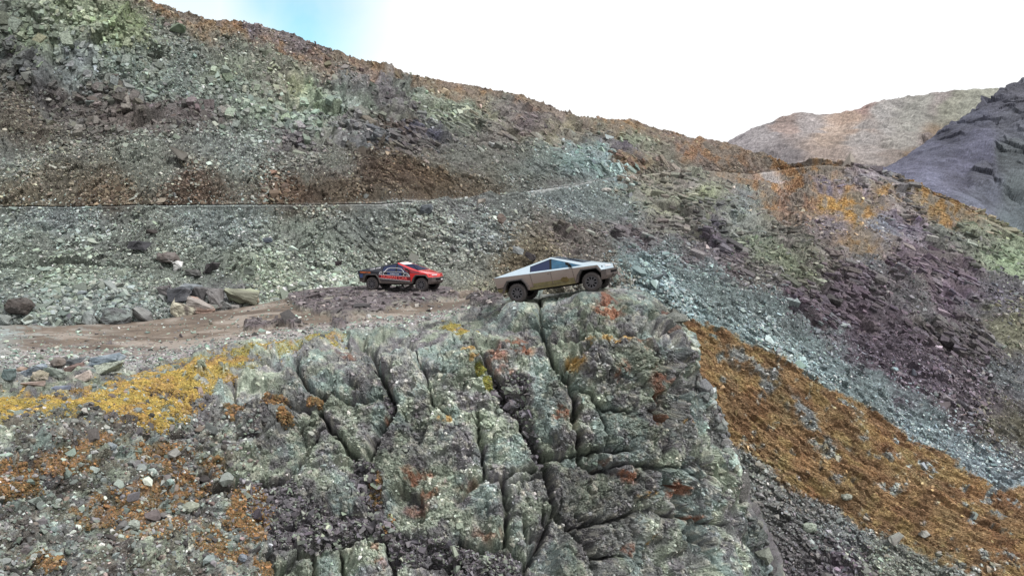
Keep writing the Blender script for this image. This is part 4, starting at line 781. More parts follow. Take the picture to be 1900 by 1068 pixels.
DUST = L3(116, 98, 90); MUD = L3(104, 96, 70)
T_STEELTOP = pmat('bare_steel', L3(206, 222, 232), .30, .95, .5, vary=.05)
T_STEELSIDE = pmat('dusty_steel', L3(190, 186, 184), .45, .8, .5, dust=(DUST, 1.2, .5, .72, 1.0), vary=.14)
T_MUD = pmat('muddy_steel', MUD, .9, 0, .2, vary=.3, scale=5)
T_TRIM = pmat('grey_trim', L3(56, 56, 58), .8, 0, .3, dust=(DUST, 1.1, .4, .05, .4), vary=.2)
T_DARK = pmat('black_plastic', L3(26, 26, 28), .7, 0, .3, vary=.2)
T_GLASS = pmat('tinted_glass', L3(20, 34, 70), .06, 0, .45, vary=.05)
T_GLASS2 = pmat('sky_painted_glass', L3(38, 84, 112), .08, 0, .5, vary=.35, scale=3)  # opaque panes; cyan sky reflected and seen through is painted into the colour
T_TYRE = pmat('dusty_tyre', L3(66, 62, 62), .95, 0, .2, vary=.25)
T_COVER = pmat('wheel_cover_grey', L3(72, 70, 74), .75, 0, .3, vary=.2)
T_SLOT = pmat('slot_black', L3(14, 14, 16), .9, 0, .1)
T_LAMP = pmat('lamp_lens', L3(190, 190, 195), .15, 0, .8, coat=1)
T_REDL = pmat('tail_lens', L3(120, 20, 20), .2, 0, .8)
W_NAVY = pmat('navy_wrap', L3(26, 30, 44), .35, 0, .5, coat=.3, dust=(DUST, 1.2, .5, .0, .35))
W_RED = pmat('red_wrap', L3(214, 20, 28), .18, 0, .9, coat=1, vary=.05)
W_REDD = pmat('dark_red_wrap', L3(120, 22, 34), .4, 0, .5, dust=(DUST, 1.2, .5, .0, .25))
W_BANNER = pmat('banner_red', L3(118, 20, 32), .5, 0, .4)
W_WHITE = pmat('decal_white', L3(214, 214, 218), .5, 0, .4)
W_LRED = pmat('decal_pale_red', L3(226, 96, 92), .5, 0, .4)
W_BLUE = pmat('decal_blue', L3(44, 66, 112), .5, 0, .4)
W_ORANGE = pmat('decal_orange', L3(226, 120, 60), .5, 0, .4)

Ccr = [Vector((.03, -1.0, 1.235)), Vector((5.12, -.985, 1.10))]; T1v = Vector((2.92, -.70, 1.79))
PN = (Ccr[1] - Ccr[0]).cross(T1v - Ccr[0]).normalized()
if PN.y > 0: PN = -PN
def up_y(x, z):      # upper side plane
    return Ccr[0].y - (PN.x * (x - Ccr[0].x) + PN.z * (z - Ccr[0].z)) / PN.y
def lo_y(z): return -(1.0 - (1.235 - z) * .07)
def crz(x): return 1.235 + (x - .03) * (1.10 - 1.235) / 5.09
def topz(x): return 1.235 + (x - .03) * (1.79 - 1.235) / 2.89 if x < 2.92 else 1.79 + (x - 2.92) * (1.10 - 1.79) / 2.2
def plate(name, pts, mat, parent, side=1, out=0.0, thick=.02, inward=None):
    """flat panel from 3-D points, given on the right side (y<0); side=-1 mirrors"""
    bm = bmesh.new(); P = [Vector(p) for p in pts]
    n = Vector((0, 0, 0))
    for i in range(len(P)): n += P[i].cross(P[(i + 1) % len(P)])
    n.normalize()
    ref = inward if inward else Vector((0, -1, 0))
    if n.dot(ref) < 0: n = -n
    vs = [bm.verts.new(p + n * out) for p in P]; f = bm.faces.new(vs)
    r = bmesh.ops.extrude_face_region(bm, geom=[f])
    for v in [g for g in r['geom'] if isinstance(g, bmesh.types.BMVert)]: v.co -= n * thick
    if side < 0:
        for v in bm.verts: v.co.y *= -1
    bmesh.ops.recalc_face_normals(bm, faces=bm.faces); bmesh.ops.triangulate(bm, faces=[f for f in bm.faces if len(f.verts) > 4])
    return obj(name, bm, mat, parent)
def obj(name, bm, mat, parent, smooth=False, bev=0):
    me = bpy.data.meshes.new(name); bm.to_mesh(me); bm.free(); me.materials.append(mat)
    if smooth:
        for p in me.polygons: p.use_smooth = True
    o = bpy.data.objects.new(name, me); COL.objects.link(o); o.parent = parent
    if bev:
        b = o.modifiers.new('bevel', 'BEVEL'); b.width = bev; b.segments = 2; b.limit_method = 'ANGLE'
    return o
def loS(xz, o=0): return [(x, lo_y(z), z) for x, z in xz]
def upS(xz): return [(x, up_y(x, z), z) for x, z in xz]
def polyprism(name, pts, mat, parent, bev=.01):      # closed solid from (x, ±y, z) outline stations: list of rings
    bm = bmesh.new(); rings = [[bm.verts.new(p) for p in ring] for ring in pts]
    for a, b in zip(rings[:-1], rings[1:]):
        k = len(a)
        for i in range(k): bm.faces.new((a[i], a[(i + 1) % k], b[(i + 1) % k], b[i]))
    bm.faces.new(rings[0][::-1]); bm.faces.new(rings[-1]); bmesh.ops.recalc_face_normals(bm, faces=bm.faces)
    return obj(name, bm, mat, parent, bev=bev)
def ribbon(bm, pts, w):       # flat stroke made of thin boxes through 3-D points on the side
    for a, b in zip(pts[:-1], pts[1:]):
        a, b = Vector(a), Vector(b); d = (b - a).normalized(); s_ = d.cross(Vector((0, -1, 0))).normalized() * w / 2; e = d * w * .3
        o_ = Vector((0, -.004, 0)); vs = [bm.verts.new(p + o_) for p in (a - e + s_, b + e + s_, b + e - s_, a - e - s_)]
        f = bm.faces.new(vs); r = bmesh.ops.extrude_face_region(bm, geom=[f])
        for v in [g for g in r['geom'] if isinstance(g, bmesh.types.BMVert)]: v.co.y += .012
def text_part(name, body, size, mat, parent, M, sx=1.0):
    cu = bpy.data.curves.new(name, 'FONT'); cu.body = body; cu.size = size; cu.extrude = .003; cu.offset = size * .022; cu.align_x = 'CENTER'; cu.align_y = 'CENTER'
    t = bpy.data.objects.new(name, cu); COL.objects.link(t); bpy.context.view_layer.update()
    me = bpy.data.meshes.new_from_object(t.evaluated_get(bpy.context.evaluated_depsgraph_get())); bpy.data.objects.remove(t)
    me.transform(Matrix.Diagonal((sx, 1, 1, 1))); me.transform(M); me.materials.clear(); me.materials.append(mat)
    o = bpy.data.objects.new(name, me); COL.objects.link(o); o.parent = parent; return o
def onside(x, z, slope=0, off=.006, upper=False):     # text frame on the right side
    X = Vector((1, 0, slope)).normalized()
    if upper: Yv = Vector((0, up_y(x, z + .1) - up_y(x, z), .1)).normalized(); p = Vector((x, up_y(x, z), z))
    else: Yv = Vector((0, lo_y(z + .1) - lo_y(z), .1)).normalized(); p = Vector((x, lo_y(z), z))
    Z = X.cross(Yv).normalized(); p = p + Z * off
    return Matrix(((X.x, Yv.x, Z.x, p.x), (X.y, Yv.y, Z.y, p.y), (X.z, Yv.z, Z.z, p.z), (0, 0, 0, 1)))

def make_wheel(parent, x, side, steer=0):
    r0, w = .445, .285
    prof = [(.27, .5), (.30, .52), (.36, .53), (.405, .49), (.432, .40), (.445, .28), (.445, -.28), (.432, -.40), (.405, -.49), (.36, -.53), (.28, -.52)]
    n = 48; Mx = Matrix.Translation((x, -side * (TRK), r0)) @ Matrix.Rotation(steer, 4, 'Z')
    bm = bmesh.new(); rings = []
    for k in range(n):
        a = 2 * math.pi * k / n
        rings.append([bm.verts.new(Mx @ Vector((r * math.cos(a), -side * yy * w, r * math.sin(a)))) for r, yy in prof])
    for k in range(n):
        A, B = rings[k], rings[(k + 1) % n]
        for i in range(len(prof) - 1): bm.faces.new((A[i], A[i + 1], B[i + 1], B[i]))
    for k in range(n):          # tread blocks and shoulder lugs
        a = 2 * math.pi * (k + .5) / n
        for yy, r1, hw in ((-.34, .452, .07), (-.11, .455, .06), (.11, .455, .06), (.34, .452, .07)):
            if (k + (yy > 0)) % 2: continue
            q = [Mx @ Vector(((r1 * rr) * math.cos(a + da), -side * (yy + dy) * w, (r1 * rr) * math.sin(a + da))) for rr in (.96, 1.012) for da, dy in ((-.05, -hw), (.05, -hw), (.05, hw), (-.05, hw))]
            vs = [bm.verts.new(v) for v in q]
            for f in ((4, 5, 6, 7), (0, 1, 5, 4), (1, 2, 6, 5), (2, 3, 7, 6), (3, 0, 4, 7)): bm.faces.new([vs[i] for i in f])
    bmesh.ops.recalc_face_normals(bm, faces=bm.faces)
    wh = obj('wheel', bm, T_SLOT, parent); wh.data.materials[0] = T_SLOT
    # the wheel itself carries the dark barrel; tyre and cover are its pieces
    tyre = wh.copy(); tyre.data = wh.data.copy(); tyre.data.materials[0] = T_TYRE; tyre.name = 'tyre'; COL.objects.link(tyre); tyre.parent = wh
    bm = bmesh.new()
    def disc(r, y0, y1, seg=36):
        a0 = [bm.verts.new(Mx @ Vector((r * math.cos(2 * math.pi * k / seg), -side * y0 * w, r * math.sin(2 * math.pi * k / seg)))) for k in range(seg)]
        a1 = [bm.verts.new(Mx @ Vector((r * math.cos(2 * math.pi * k / seg), -side * y1 * w, r * math.sin(2 * math.pi * k / seg)))) for k in range(seg)]
        bm.faces.new(a0); bm.faces.new(a1)
        for k in range(seg): bm.faces.new((a0[k], a0[(k + 1) % seg], a1[(k + 1) % seg], a1[k]))
    disc(.272, .0, .40)
    bmesh.ops.recalc_face_normals(bm, faces=bm.faces)
    me = bpy.data.meshes.new('wheel'); bm.to_mesh(me); bm.free(); me.materials.append(T_SLOT); wh.data = me
    bm = bmesh.new()
    disc(.115, .42, .54, 24)
    for k in range(9):          # blades of the cover between the dark slots
        a = 2 * math.pi * k / 9
        def P(r, da, y): return Mx @ Vector((r * math.cos(a + da), -side * y * w, r * math.sin(a + da)))
        q = [(.10, -.28, .50), (.10, .28, .50), (.20, .14, .52), (.262, .22, .50), (.262, -.22, .50), (.20, -.14, .52)]
        f0 = [bm.verts.new(P(*v)) for v in q]; f1 = [bm.verts.new(P(v[0], v[1], v[2] - .07)) for v in q]
        bm.faces.new(f0)
        for i in range(6): bm.faces.new((f0[i], f0[(i + 1) % 6], f1[(i + 1) % 6], f1[i]))
    seg = 36
    R1 = [[bm.verts.new(Mx @ Vector((r * math.cos(2 * math.pi * k / seg), -side * y * w, r * math.sin(2 * math.pi * k / seg)))) for k in range(seg)] for r, y in ((.245, .50), (.285, .53), (.285, .40))]
    for A, B in zip(R1[:-1], R1[1:]):
        for k in range(seg): bm.faces.new((A[k], A[(k + 1) % seg], B[(k + 1) % seg], B[k]))
    bmesh.ops.recalc_face_normals(bm, faces=bm.faces)
    obj('wheel_cover', bm, T_COVER, wh)
    return wh

def make_truck(M, label, wrap):
    t = bpy.data.objects.new('pickup_truck', None); COL.objects.link(t); t.matrix_world = M
    tag(t, label, 'pickup truck')
    side_r = W_NAVY if wrap else T_STEELSIDE; side_f = W_REDD if wrap else T_STEELSIDE; top_r = W_NAVY if wrap else T_STEELTOP; top_f = W_RED if wrap else T_STEELTOP
    def arch(ax, f=1.0): return [(ax - .74 * f, .50), (ax - .60 * f, .80), (ax - .40 * f, 1.01 + .02 * (f - 1)), (ax + .34 * f, 1.01), (ax + .53 * f, .80), (ax + .60 * f, .56)]
    ra, fa = arch(AXR), arch(AXF)
    G = .009
    for sd in (1, -1):
        # rear quarter: around the arch
        plate('rear_quarter_panel', loS([(.02, 1.232), (1.86 - G, crz(1.86) - .003), (1.92 - G, .55), (AXR + .66, .55), (AXR + .60, .66)] + [(AXR + .53, .80), (AXR + .34, 1.01), (AXR - .40, 1.01), (AXR - .60, .80), (AXR - .66, .66), (.13, .70), (.10, .82)]), side_r, t, sd)
        d = plate('door', loS([(1.86 + G, crz(1.86) - .003), (2.86 - G, crz(2.86) - .003), (2.90 - G, .55), (1.92 + G, .55)]), side_r, t, sd, out=.004)
        d = plate('door', loS([(2.86 + G, crz(2.86) - .003), (3.90 - G, crz(3.9) - .003), (3.96 - G, .55), (2.90 + G, .55)]), side_r if wrap else side_r, t, sd, out=.004)
        plate('front_fender', loS([(3.90 + G, crz(3.9) - .003), (5.10, crz(5.10) - .003), (5.24, .87), (AXF + .50, .85), (AXF + .34, 1.01), (AXF - .40, 1.01), (AXF - .60, .80), (AXF - .72, .55), (3.96 + G, .55)]), W_RED if wrap else side_f, t, sd)
        plate('rocker_panel', loS([(1.76, .54), (4.0, .54), (4.02, .42), (1.74, .42)]), T_TRIM if wrap else T_MUD, t, sd, out=.012, thick=.08)
        if not wrap:
            plate('mud_band', loS([(1.95, .70), (2.88, .70), (2.90, .56), (1.94, .56)]), T_MUD, t, sd, out=.007, thick=.005)
            plate('mud_band', loS([(2.93, .70), (3.93, .70), (3.95, .56), (2.92, .56)]), T_MUD, t, sd, out=.007, thick=.005)
        # arch cladding: outer band standing proud
        for ax in (AXR, AXF):
            o1 = [(ax - .78, .44), (ax - .62, .80), (ax - .42, 1.03), (ax + .36, 1.03), (ax + .56, .80), (ax + .66, .56), (ax + .68, .44)] if ax == AXR else [(ax - .78, .44), (ax - .62, .80), (ax - .42, 1.03), (ax + .36, 1.03), (ax + .53, .83), (ax + .535, .80)]
            i1 = [(ax - .63, .44), (ax - .51, .76), (ax - .35, .955), (ax + .30, .955), (ax + .45, .76), (ax + .53, .56), (ax + .55, .44)] if ax == AXR else [(ax - .63, .44), (ax - .51, .76), (ax - .35, .955), (ax + .30, .955), (ax + .44, .79), (ax + .45, .76)]
            bm = bmesh.new(); rows_ = []
            for (x, z), (x2, z2) in zip(o1, i1):
                y = lo_y(z) * 1.0; rows_.append([bm.verts.new(v) for v in ((x, y - .005, z), (x * .5 + x2 * .5, y - .055, z * .5 + z2 * .5), (x2, y - .045, z2), (x2, y + .22, z2))])
            for A, B in zip(rows_[:-1], rows_[1:]):
                for i in range(3): bm.faces.new((A[i], A[i + 1], B[i + 1], B[i]))
            if sd < 0:
                for v in bm.verts: v.co.y *= -1
            bmesh.ops.recalc_face_normals(bm, faces=bm.faces); obj('wheel_arch_trim', bm, T_TRIM, t)
        # upper side: sail panel, roof rail and glass
        plate('sail_panel', upS([(.03, 1.237), (1.86, crz(1.86)), (1.90, topz(1.90) - .01), (.06, topz(.06))]), top_r, t, sd, out=.002)
        plate('roof_rail', upS([(1.90, topz(1.90) - .01), (2.92, 1.785), (2.92, 1.715), (1.90, topz(1.90) - .085)]), top_r, t, sd, out=.004)
        plate('roof_rail', upS([(2.92, 1.785), (5.10, 1.104), (4.45, crz(4.45) + .05), (2.92, 1.715)]), top_f, t, sd, out=.004)
        plate('belt_rail', upS([(1.86, crz(1.86)), (4.4, crz(4.4)), (5.08, crz(5.08) + .002), (4.5, crz(4.5) + .065), (1.86, crz(1.86) + .065)]), W_NAVY if wrap else T_STEELTOP, t, sd, out=.003)
        plate('window', upS([(1.90, crz(1.9) + .065), (2.84, crz(2.84) + .065), (2.84, 1.68), (1.93, topz(1.93) - .09)]), T_GLASS, t, sd, out=-.004)
        plate('door_pillar', upS([(2.845, crz(2.84) + .065), (2.94, crz(2.94) + .065), (2.94, 1.70), (2.845, 1.69)]), T_DARK, t, sd, out=-.002)
        plate('window', upS([(2.945, crz(2.94) + .065), (3.74, crz(3.74) + .065), (3.68, 1.475), (2.945, 1.70)]), T_GLASS if wrap else T_GLASS2, t, sd, out=-.004)
        plate('door_pillar', upS([(3.745, crz(3.74) + .065), (3.83, crz(3.83) + .065), (3.76, 1.45), (3.685, 1.474)]), T_DARK, t, sd, out=-.002)
        plate('window', upS([(3.835, crz(3.83) + .065), (4.42, crz(4.42) + .065), (4.36, 1.265), (3.765, 1.448)]), T_GLASS if wrap else T_GLASS2, t, sd, out=-.004)
        # mirror
        mb = polyprism('mirror', [[(3.72, -sd * y, z) for y, z in ((1.06, 1.30), (1.30, 1.32), (1.30, 1.46), (1.10, 1.44))], [(3.86, -sd * y, z) for y, z in ((1.06, 1.27), (1.27, 1.33), (1.27, 1.43), (1.10, 1.40))]], T_DARK, t, bev=.02)
        polyprism('mirror_arm', [[(3.80, -sd * y, z) for y, z in ((.93, 1.19), (1.14, 1.31), (1.14, 1.35), (.90, 1.24))], [(3.90, -sd * y, z) for y, z in ((.93, 1.19), (1.12, 1.31), (1.12, 1.34), (.90, 1.24))]], T_DARK, mb, bev=0)
        make_wheel(t, AXR, sd); make_wheel(t, AXF, sd)
        # front corner and headlamp
        plate('front_corner_panel', [(5.12, -.983, 1.095), (5.42, -.86, 1.06), (5.44, -.87, .86), (5.25, -.965, .86)], top_f, t, sd)
        plate('headlight', [(5.43, -.85, 1.055), (5.60, -.44, 1.045), (5.62, -.44, .99), (5.44, -.86, .99)], T_LAMP if not wrap else T_LAMP, t, sd, out=.006, inward=Vector((1, -.6, 0)))
        polyprism('tow_hook', [[(5.66, -sd * y, z) for y, z in ((.48, .56), (.54, .56), (.54, .62), (.48, .62))], [(5.70, -sd * y, z) for y, z in ((.48, .56), (.54, .56), (.54, .62), (.48, .62))]], T_DARK, t, bev=.005)
        plate('tail_light', [(.005, -.93, 1.215), (.005, -.55, 1.22), (.01, -.55, 1.17), (.01, -.93, 1.165)], T_REDL, t, sd, out=.012, inward=Vector((-1, 0, 0)))
    up = Vector((0, 0, 1)); fr = Vector((1, 0, .2))
    plate('front_fascia', [(5.42, -.86, 1.06), (5.61, 0, 1.045), (5.64, 0, .86), (5.45, -.87, .86)], top_f, t, 1, inward=Vector((1, 0, 0)))
    plate('front_fascia', [(5.42, -.86, 1.06), (5.61, 0, 1.045), (5.64, 0, .86), (5.45, -.87, .86)], top_f, t, -1, inward=Vector((1, 0, 0)))
    # hood, windscreen, roof and bed cover
    k = (4.42 - 2.92) / 2.2
    def TW(x): return .70 + (x - 2.92) / 2.2 * (.985 - .70)
    plate('hood', [(4.46, -TW(4.46), topz(4.46)), (5.12, -.98, 1.10), (5.42, -.86, 1.065), (5.61, 0, 1.05), (5.42, .86, 1.065), (5.12, .98, 1.10), (4.46, TW(4.46), topz(4.46))], top_f, t, inward=up, thick=.03)
    plate('windshield', [(2.98, -.64, topz(2.98)), (4.44, -TW(4.44) + .07, topz(4.44)), (4.44, TW(4.44) - .07, topz(4.44)), (2.98, .64, topz(2.98))], T_GLASS, t, inward=up, out=.004)
    plate('wiper', [(4.36, -.75, topz(4.36)), (4.40, -.75, topz(4.40)), (3.42, .42, topz(3.42)), (3.40, .40, topz(3.40))], T_DARK, t, inward=up, out=.03, thick=.02)
    def TR(x): return .95 + (x - .03) / 2.89 * (.70 - .95)
    plate('roof_glass', [(1.95, -TR(1.95) + .05, topz(1.95)), (2.90, -.65, topz(2.90)), (2.90, .65, topz(2.90)), (1.95, TR(1.95) - .05, topz(1.95))], T_GLASS, t, inward=up, out=.003)
    plate('bed_cover', [(.05, -TR(.05) + .04, topz(.05)), (1.92, -TR(1.92) + .05, topz(1.92)), (1.92, TR(1.92) - .05, topz(1.92)), (.05, TR(.05) - .04, topz(.05))], T_DARK, t, inward=up, out=.0)
    plate('roof_bow', [(2.88, -.70, 1.782), (2.98, -.70, 1.772), (2.98, .70, 1.772), (2.88, .70, 1.782)], top_f, t, inward=up, out=.006)
    plate('tailgate', [(.02, -.98, 1.23), (.02, .98, 1.23), (.12, .96, .70), (.12, -.96, .70)], top_r, t, inward=Vector((-1, 0, 0)))
    # bumpers and underbody
    st = [(5.20, -.955), (5.46, -.90), (5.68, -.42), (5.68, .42), (5.46, .90), (5.20, .955)]
    def bump(z, s): return [(5.05 + (x - 5.05) * s, y * (.97 + .03 * s), z) for x, y in st]
    polyprism('front_bumper', [bump(.42, .80) , bump(.58, 1.0), bump(.86, .985)], T_TRIM, t, bev=.015)
    polyprism('bumper_inlet', [[(5.60, -.60, .66), (5.60, .60, .66), (5.60, .60, .78), (5.60, -.60, .78)], [(5.692, -.40, .67), (5.692, .40, .67), (5.692, .40, .77), (5.692, -.40, .77)]], T_SLOT, t, bev=0)
    polyprism('rear_bumper', [[(.10, -.955, .70), (.52, -.955, .70), (.52, .955, .70), (.10, .955, .70)], [(.16, -.94, .50), (.52, -.94, .46), (.52, .94, .46), (.16, .94, .50)]], T_TRIM if wrap else T_MUD, t, bev=.02)
    plate('bumper_slot', loS([(.14, .715), (.50, .725), (.50, .69), (.14, .685)]), T_SLOT, t, 1, out=.012)
    ring = lambda x, w_, z0, z1: [(x, -w_, z0), (x, w_, z0), (x, w_, z1), (x, -w_, z1)]
    polyprism('underbody', [ring(.30, .60, .45, 1.12), ring(1.75, .62, .34, 1.12), ring(1.76, .93, .34, 1.12), ring(3.98, .93, .34, 1.05), ring(3.99, .62, .34, 1.03), ring(5.15, .62, .42, 1.0)], T_SLOT, t, bev=0)
    for ax in (AXR, AXF):
        polyprism('axle', [[(ax - .06, y, .40), (ax + .06, y, .40), (ax + .06, y, .50), (ax - .06, y, .50)] for y in (-.80, .80)], T_DARK, t, bev=0)
        polyprism('wheel_well', [[(ax - .72, y, .98), (ax + .60, y, .98), (ax + .60, y, 1.03), (ax - .72, y, 1.03)] for y in (-.93, .93)], T_SLOT, t, bev=0)
    polyprism('cabin_floor', [ring(1.9, .86, 1.0, 1.12), ring(4.2, .86, 1.0, 1.06)], T_DARK, t, bev=0)
    if not wrap:
        plate('door_handle', loS([(2.70, 1.06), (2.80, 1.058), (2.80, 1.04), (2.70, 1.042)]), T_DARK, t, 1, out=.008)
        bm = bmesh.new()   # splash of wet mud on the front door
        pts = [(3.35, .76), (3.44, .80), (3.52, .77), (3.60, .79), (3.66, .70), (3.70, .60), (3.62, .545), (3.45, .56), (3.34, .60), (3.28, .67)]
        bm.free(); plate('mud_splash', loS(pts), pmat('wet_mud', L3(92, 78, 48), .8, 0, .3, vary=.4), t, 1, out=.011, thick=.006)
    else:
        # red banner with its lettering and white borders
        a, b, c, d = (1.62, 1.01), (3.90, .90), (3.90, .60), (1.62, .76)
        plate('banner', loS([a, b, c, d]), W_BANNER, t, 1, out=.008, thick=.004)
        bm = bmesh.new(); ribbon(bm, [(a[0], lo_y(a[1]) - .012, a[1]), (b[0], lo_y(b[1]) - .012, b[1])], .022); ribbon(bm, [(d[0], lo_y(d[1]) - .012, d[1]), (c[0], lo_y(c[1]) - .012, c[1])], .022)
        obj('banner_border', bm, W_WHITE, t)
        text_part('lettering', 'HUMAN CAR', .29, W_LRED, t, onside(2.76, .818, -.06, .014), 1.12)
        # drawing of an old coupe seen from behind, in outline
        bm = bmesh.new()
        arc = [(2.05, 1.17), (2.13, 1.28), (2.24, 1.40), (2.42, 1.45), (2.9, 1.45), (3.2, 1.41), (3.38, 1.30), (3.46, 1.19)]
        ribbon(bm, [(x, up_y(x, z) - .006, z) for x, z in arc], .032)
        ribbon(bm, [(x, lo_y(z) - .012, z) for x, z in [(1.66, 1.06), (1.74, 1.15), (1.86, 1.18)]], .035); ribbon(bm, [(x, lo_y(z) - .012, z) for x, z in [(3.50, 1.13), (3.74, 1.10), (3.86, 1.00), (3.88, .93)]], .035)
        ribbon(bm, [(x, up_y(x, z) - .006, z) for x, z in [(2.0, 1.205), (3.5, 1.175)]], .016)
        for cx, cz in ((1.76, 1.10), (3.76, .98)):
            ribbon(bm, [(cx + .07 * math.cos(q * math.pi / 6), lo_y(cz) - .013, cz + .07 * math.sin(q * math.pi / 6)) for q in range(13)], .022)
        for cx, cz in ((2.02, 1.10), (3.52, .985)):
            ribbon(bm, [(cx + .07 * math.cos(q * math.pi / 6), lo_y(cz) - .013, cz + .07 * math.sin(q * math.pi / 6)) for q in range(3, 10)], .03)
        obj('car_drawing', bm, W_WHITE, t)
        plate('drawing_panel', loS([(2.26, 1.16), (3.30, 1.125), (3.30, .955), (2.26, 1.0)]), W_BLUE, t, 1, out=.009, thick=.004)
        text_part('lettering', 'HUMAN CAR', .10, W_WHITE, t, onside(2.8, 1.06, -.03, .015), 1.1)
        text_part('lettering', 'HUMAN CAR', .13, W_ORANGE, t, onside(.62, 1.13, -.02, .008), 1.0)
        text_part('lettering', 'HUMAN CAR .COM', .12, W_WHITE, t, onside(1.12, 1.345, .17, .010, True), 1.25)
        Xv = Vector((.19, -.86 + 1.72, -.015))
        # front lettering on the right half of the fascia
        X = Vector((5.62 - 5.43, .86, 0)).normalized(); Yv = Vector((0, 0, 1)); Z = X.cross(Yv)
        p = Vector((5.53, -.44, .945)) + Z * .016
        text_part('lettering', 'THE BEST CAR', .13, W_LRED, t, Matrix(((X.x, Yv.x, Z.x, p.x), (X.y, Yv.y, Z.y, p.y), (X.z, Yv.z, Z.z, p.z), (0, 0, 0, 1))), 1.0)
        plate('licence_plate', [(5.70, -.02, .74), (5.70, .24, .74), (5.70, .24, .66), (5.70, -.02, .66)], W_WHITE, t, 1, inward=Vector((1, 0, 0)), out=.01)
        plate('roof_reflection', [(2.98, -.62, topz(2.98)), (3.34, -.62, topz(3.34)), (3.34, .62, topz(3.34)), (2.98, .62, topz(2.98))], pmat('painted_reflection', L3(236, 226, 222), .4), t, inward=up, out=.012)  # white plate painted to stand for sky reflecting off the roof
        polyprism('roof_light_bar', [[(2.62, y, z) for y, z in ((-.45, 1.80), (.45, 1.80), (.45, 1.86), (-.45, 1.86))], [(2.78, y, z) for y, z in ((-.45, 1.81), (.45, 1.81), (.45, 1.87), (-.45, 1.87))]], T_DARK, t, bev=.01)
        plate('rear_decal', loS([(.16, 1.02), (.42, 1.03), (.40, .80), (.20, .78)]), W_BLUE, t, 1, out=.006, thick=.003)
        # red sweep across the front door edge
        plate('red_sweep', upS([(3.83, crz(3.83) + .02), (4.55, crz(4.55) + .03), (4.62, crz(4.62) + .09), (3.30, 1.50), (3.5, 1.30)]), W_REDD, t, 1, out=.006, thick=.003)
    for ch in list(t.children):        # the body rides higher on its springs than the wheels
        if not ch.name.startswith(('wheel.', 'axle')) and ch.name not in ('wheel',):
            for o_ in [ch] + list(ch.children): o_.data.transform(Matrix.Translation((0, 0, .075)))
    return t
make_truck(M_SIL, 'bare steel wedge-shaped pickup truck with dusty brown sides climbing onto the rock outcrop', False)
make_truck(M_RED, 'black and red wrapped wedge-shaped pickup truck with a lettered door, on the low rock ledge', True)
